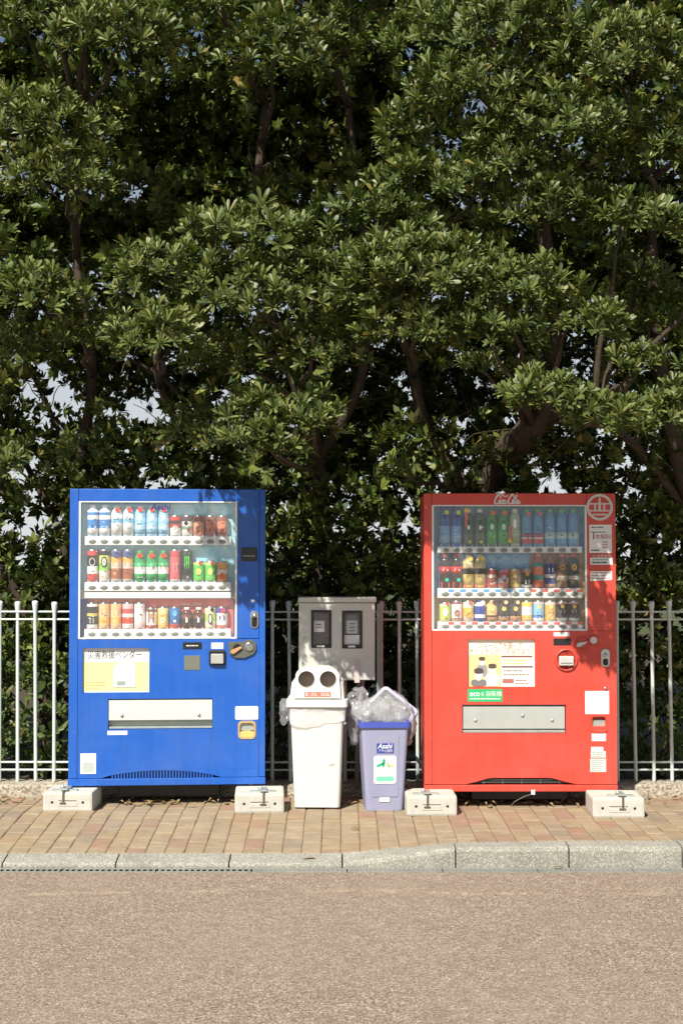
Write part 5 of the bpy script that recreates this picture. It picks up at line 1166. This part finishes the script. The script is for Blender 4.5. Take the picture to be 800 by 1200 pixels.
EXTRA = {0: [[(60, 850, 10.1, .05), (72, 740, 10.2, .05), (78, 640, 10.2, .045), (98, 520, 10.0, .04), (108, 420, 9.7, .035), (90, 300, 9.4, .03), (100, 150, 9.2, .025)],
             [(78, 640, 10.2, .03), (40, 560, 10.3, .022), (5, 500, 10.2, .018), (-20, 420, 10, .014)], [(90, 560, 10.1, .025), (60, 480, 10.2, .018), (30, 420, 10.1, .014)], [(78, 640, 10.2, .02), (55, 600, 10.3, .016), (20, 585, 10.3, .012), (-10, 570, 10.3, .01)]],
         1: [[(374, 600, 10.1, .05), (290, 540, 10.1, .035), (215, 500, 9.9, .03), (185, 440, 9.5, .025), (190, 370, 9.1, .02)], [(370, 540, 10, .045), (420, 450, 9.8, .035), (430, 330, 9.6, .03), (415, 180, 9.4, .025), (400, 60, 9.3, .02)], [(215, 500, 9.9, .02), (160, 540, 10.1, .016), (120, 580, 10.2, .012)], [(240, 512, 9.9, .022), (200, 450, 9.9, .016), (150, 420, 9.7, .012)]],
         2: [[(556, 590, 10, .06), (500, 500, 9.9, .045), (480, 400, 9.6, .035), (490, 300, 9.2, .025)], [(622, 500, 9.5, .05), (690, 460, 9.3, .03), (700, 420, 8.9, .02)]], 3: [[(822, 620, 9.9, .04), (740, 520, 9.4, .03), (690, 495, 8.5, .015)]]}
def PT(n): return P(n[0], n[1], n[2] if n[1] > 480 else max(n[2], 9.65))
for t, T in enumerate(trees):
    T0 = T.location
    def sm(path):
        pts = []; rad = []
        for i in range(len(path) - 1):
            q = [PT(path[max(0, min(len(path) - 1, i + k))]) for k in (-1, 0, 1, 2)]
            for j in range(5):
                f = j / 5; f2, f3 = f * f, f * f * f
                p = .5 * ((2 * q[1]) + (-q[0] + q[2]) * f + (2 * q[0] - 5 * q[1] + 4 * q[2] - q[3]) * f2 + (-q[0] + 3 * q[1] - 3 * q[2] + q[3]) * f3)
                pts.append(p - T0 + noise.noise_vector(p * 3) * .015); rad.append(path[i][3] * (1 - f) + path[i + 1][3] * f)
        pts.append(PT(path[-1]) - T0); rad.append(path[-1][3]); return pts, rad
    pts, rad = sm(TR[t]); pts[0].z = min(pts[0].z, -.05)
    tube('trunk', T, M_BARK, pts, rad, 9); nodes = [p for p in pts]
    for e in EXTRA[t]:
        pp, rd = sm(e); tube('limb', T, M_BARK, pp, rd, 7); nodes += pp
    li = 0
    for (cx, cy, rx, ry, d, tt) in LOBES:
        if tt != t: continue
        c = P(cx, cy, d) - T0; a = min(nodes, key=lambda p: (p - c).length + (.5 if p.z > c.z else 0))
        tube('branch', T, M_BARK, wander(a, c, 7, .035, cx), [.02 * (1 - i / 7) + .006 for i in range(8)], 5)
    # fine dead twigs in the open gaps
    bm = bmesh.new(); rt = random.Random(90 + t)
    for _ in range(70):
        a = rt.choice(nodes); v = Vector((rt.uniform(-1, 1), rt.uniform(-.5, .5), rt.uniform(-.5, 1))).normalized()
        p = a.copy(); pts = [p.copy()]
        for s in range(5):
            v = (v + Vector((rt.uniform(-.5, .5), rt.uniform(-.3, .3), rt.uniform(-.35, .4)))).normalized(); p = p + v * rt.uniform(.05, .13); pts.append(p.copy())
        tube_bm(bm, pts, [.006, .005, .004, .0035, .003, .002], 4, False)
    o = link('twigs', fin(bm, 'twigs', M_BARK), T); o['kind'] = 'stuff'
# shrubs behind the fence
SH = [(-4.6, 9.85, .85), (-3.6, 9.9, .8), (-2.75, 9.85, .75), (-2.02, 9.86, .82), (-1.3, 9.95, .9), (-.6, 9.95, .85), (.1, 9.95, .8), (.8, 9.95, .85), (1.5, 9.95, .8), (2.15, 9.85, .62), (2.8, 9.9, .8), (3.7, 9.9, .8), (4.6, 9.9, .8)]
shrub_lab = {3: 'leafy green shrub in the sun behind the fence beside the blue machine', 9: 'low leafy shrub behind the fence beside the red machine', 6: 'dark shrub behind the meter box and bins', 4: 'shaded shrub hidden behind the blue machine', 5: 'shaded shrub hidden behind the blue machine', 7: 'shaded shrub hidden behind the red machine', 8: 'shaded shrub hidden behind the red machine',
             0: 'shrub along the fence on the far side of the blue machine', 1: 'shrub along the fence on the far side of the blue machine', 2: 'shrub along the fence on the far side of the blue machine', 10: 'shrub along the fence on the far side of the red machine', 11: 'shrub along the fence on the far side of the red machine', 12: 'shrub along the fence on the far side of the red machine'}
for i, (x, y, h) in enumerate(SH):
    T = thing('shrub', shrub_lab.get(i, 'dark leafy shrub in the row of shrubs behind the fence'), 'shrub', (x, y, .03), 0, 'shrubs behind the fence')
    its = []; rs = random.Random(300 + i)
    for _ in range(230):
        u = Vector((rs.gauss(0, 1), rs.gauss(0, 1), rs.gauss(0, 1))).normalized() * rs.uniform(.45, 1.05) ** .6
        p = Vector((u.x * .5, u.y * .36, h * .5 + u.z * h * .52))
        if p.z < .02: continue
        its.append((p, Vector((u.x, u.y - .4, u.z + .6)) + Vector((rs.uniform(-.5, .5), rs.uniform(-.5, .5), rs.uniform(-.3, .5))), rs.uniform(.6, 1.05), rs.randrange(5), rs.uniform(0, 6.28)))
    joined('foliage', its, ROSB, M_LEAFB, T)
    bm = bmesh.new()
    for _ in range(6): tube_bm(bm, [(rs.uniform(-.06, .06), rs.uniform(-.05, .05), -.05), (rs.uniform(-.2, .2), rs.uniform(-.12, .12), h * .4), (rs.uniform(-.4, .4), rs.uniform(-.2, .2), h * .8)], [.012, .009, .004], 5)
    link('stem', fin(bm, 'stem', M_BARK), T)

# ------------------------------------------------------------------ litter
dlm = []
for k in range(4):
    rr = random.Random(k); bm = bmesh.new(); L, W_ = .05, .018; up = []
    cols = [(0, .1), (.3, .8), (.65, 1), (1, .05)]
    for t, w in cols:
        z = .004 + .012 * math.sin(t * 3) * rr.uniform(.4, 1); up.append([bm.verts.new((L * (t - .5), s * w * W_ / 2, z + abs(s) * .004)) for s in (-1, 0, 1)])
    for i in range(3):
        for j in range(2): bm.faces.new((up[i][j], up[i][j + 1], up[i + 1][j + 1], up[i + 1][j]))
    dlm.append(fin(bm, 'dry_leaf', M_DRY))
SPOTS = [(362, 1009, .12, 'long dry leaf lying on the low kerb'), (416, 981, 0, 'dark dry leaf on the pavers before the blue bin'), (652, 1009, 0, 'curled dry leaf at the foot of the high kerb before the red machine')]
for px, py, z, lab in SPOTS:
    d = 1.58 * F / (py - 660); x = (px - 400) * d / F
    if py > 1000: z, y = (-.079, 7.66) if px < 400 else (ROADZ + .004, 7.56)
    else: y = d; z = pave_z(x, y) + .001; 
    o = link('dry_leaf', dlm[0], None, (x, y, z), (0, 0, .2)); o.scale = (1.5, 1.2, .6) if px < 400 else (1, 1, 1); tag(o, lab, 'leaf', 'fallen dry leaves')
bm = bmesh.new(); rr = random.Random(77)
for _ in range(420):
    x = rr.uniform(-2.2, 2.3); y = rr.choice([rr.gauss(8.93, .05), rr.gauss(9.1, .05), rr.uniform(8.9, 9.15)])
    if rr.random() < .35: x = rr.gauss(rr.choice([.08, -.1, .98, 1.42, -1.2]), .1); y = rr.gauss(8.92, .06)
    a = rr.uniform(0, 6.28); L = rr.uniform(.015, .05); W_ = L * rr.uniform(.08, .4); z = pave_z(x, y) + rr.uniform(.002, .02); tl = rr.uniform(-.012, .02)
    c, s = math.cos(a), math.sin(a)
    bm.faces.new([bm.verts.new((x + u * c - v * s, y + u * s + v * c, z + w)) for u, v, w in ((-L, 0, 0), (0, -W_, tl), (L, 0, 0), (0, W_, tl + .004))])
o = link('leaf_litter', fin(bm, 'leaf_litter', M_DRY)); tag(o, 'dry leaves and twigs gathered under the machines', 'leaf litter', None, 'stuff')
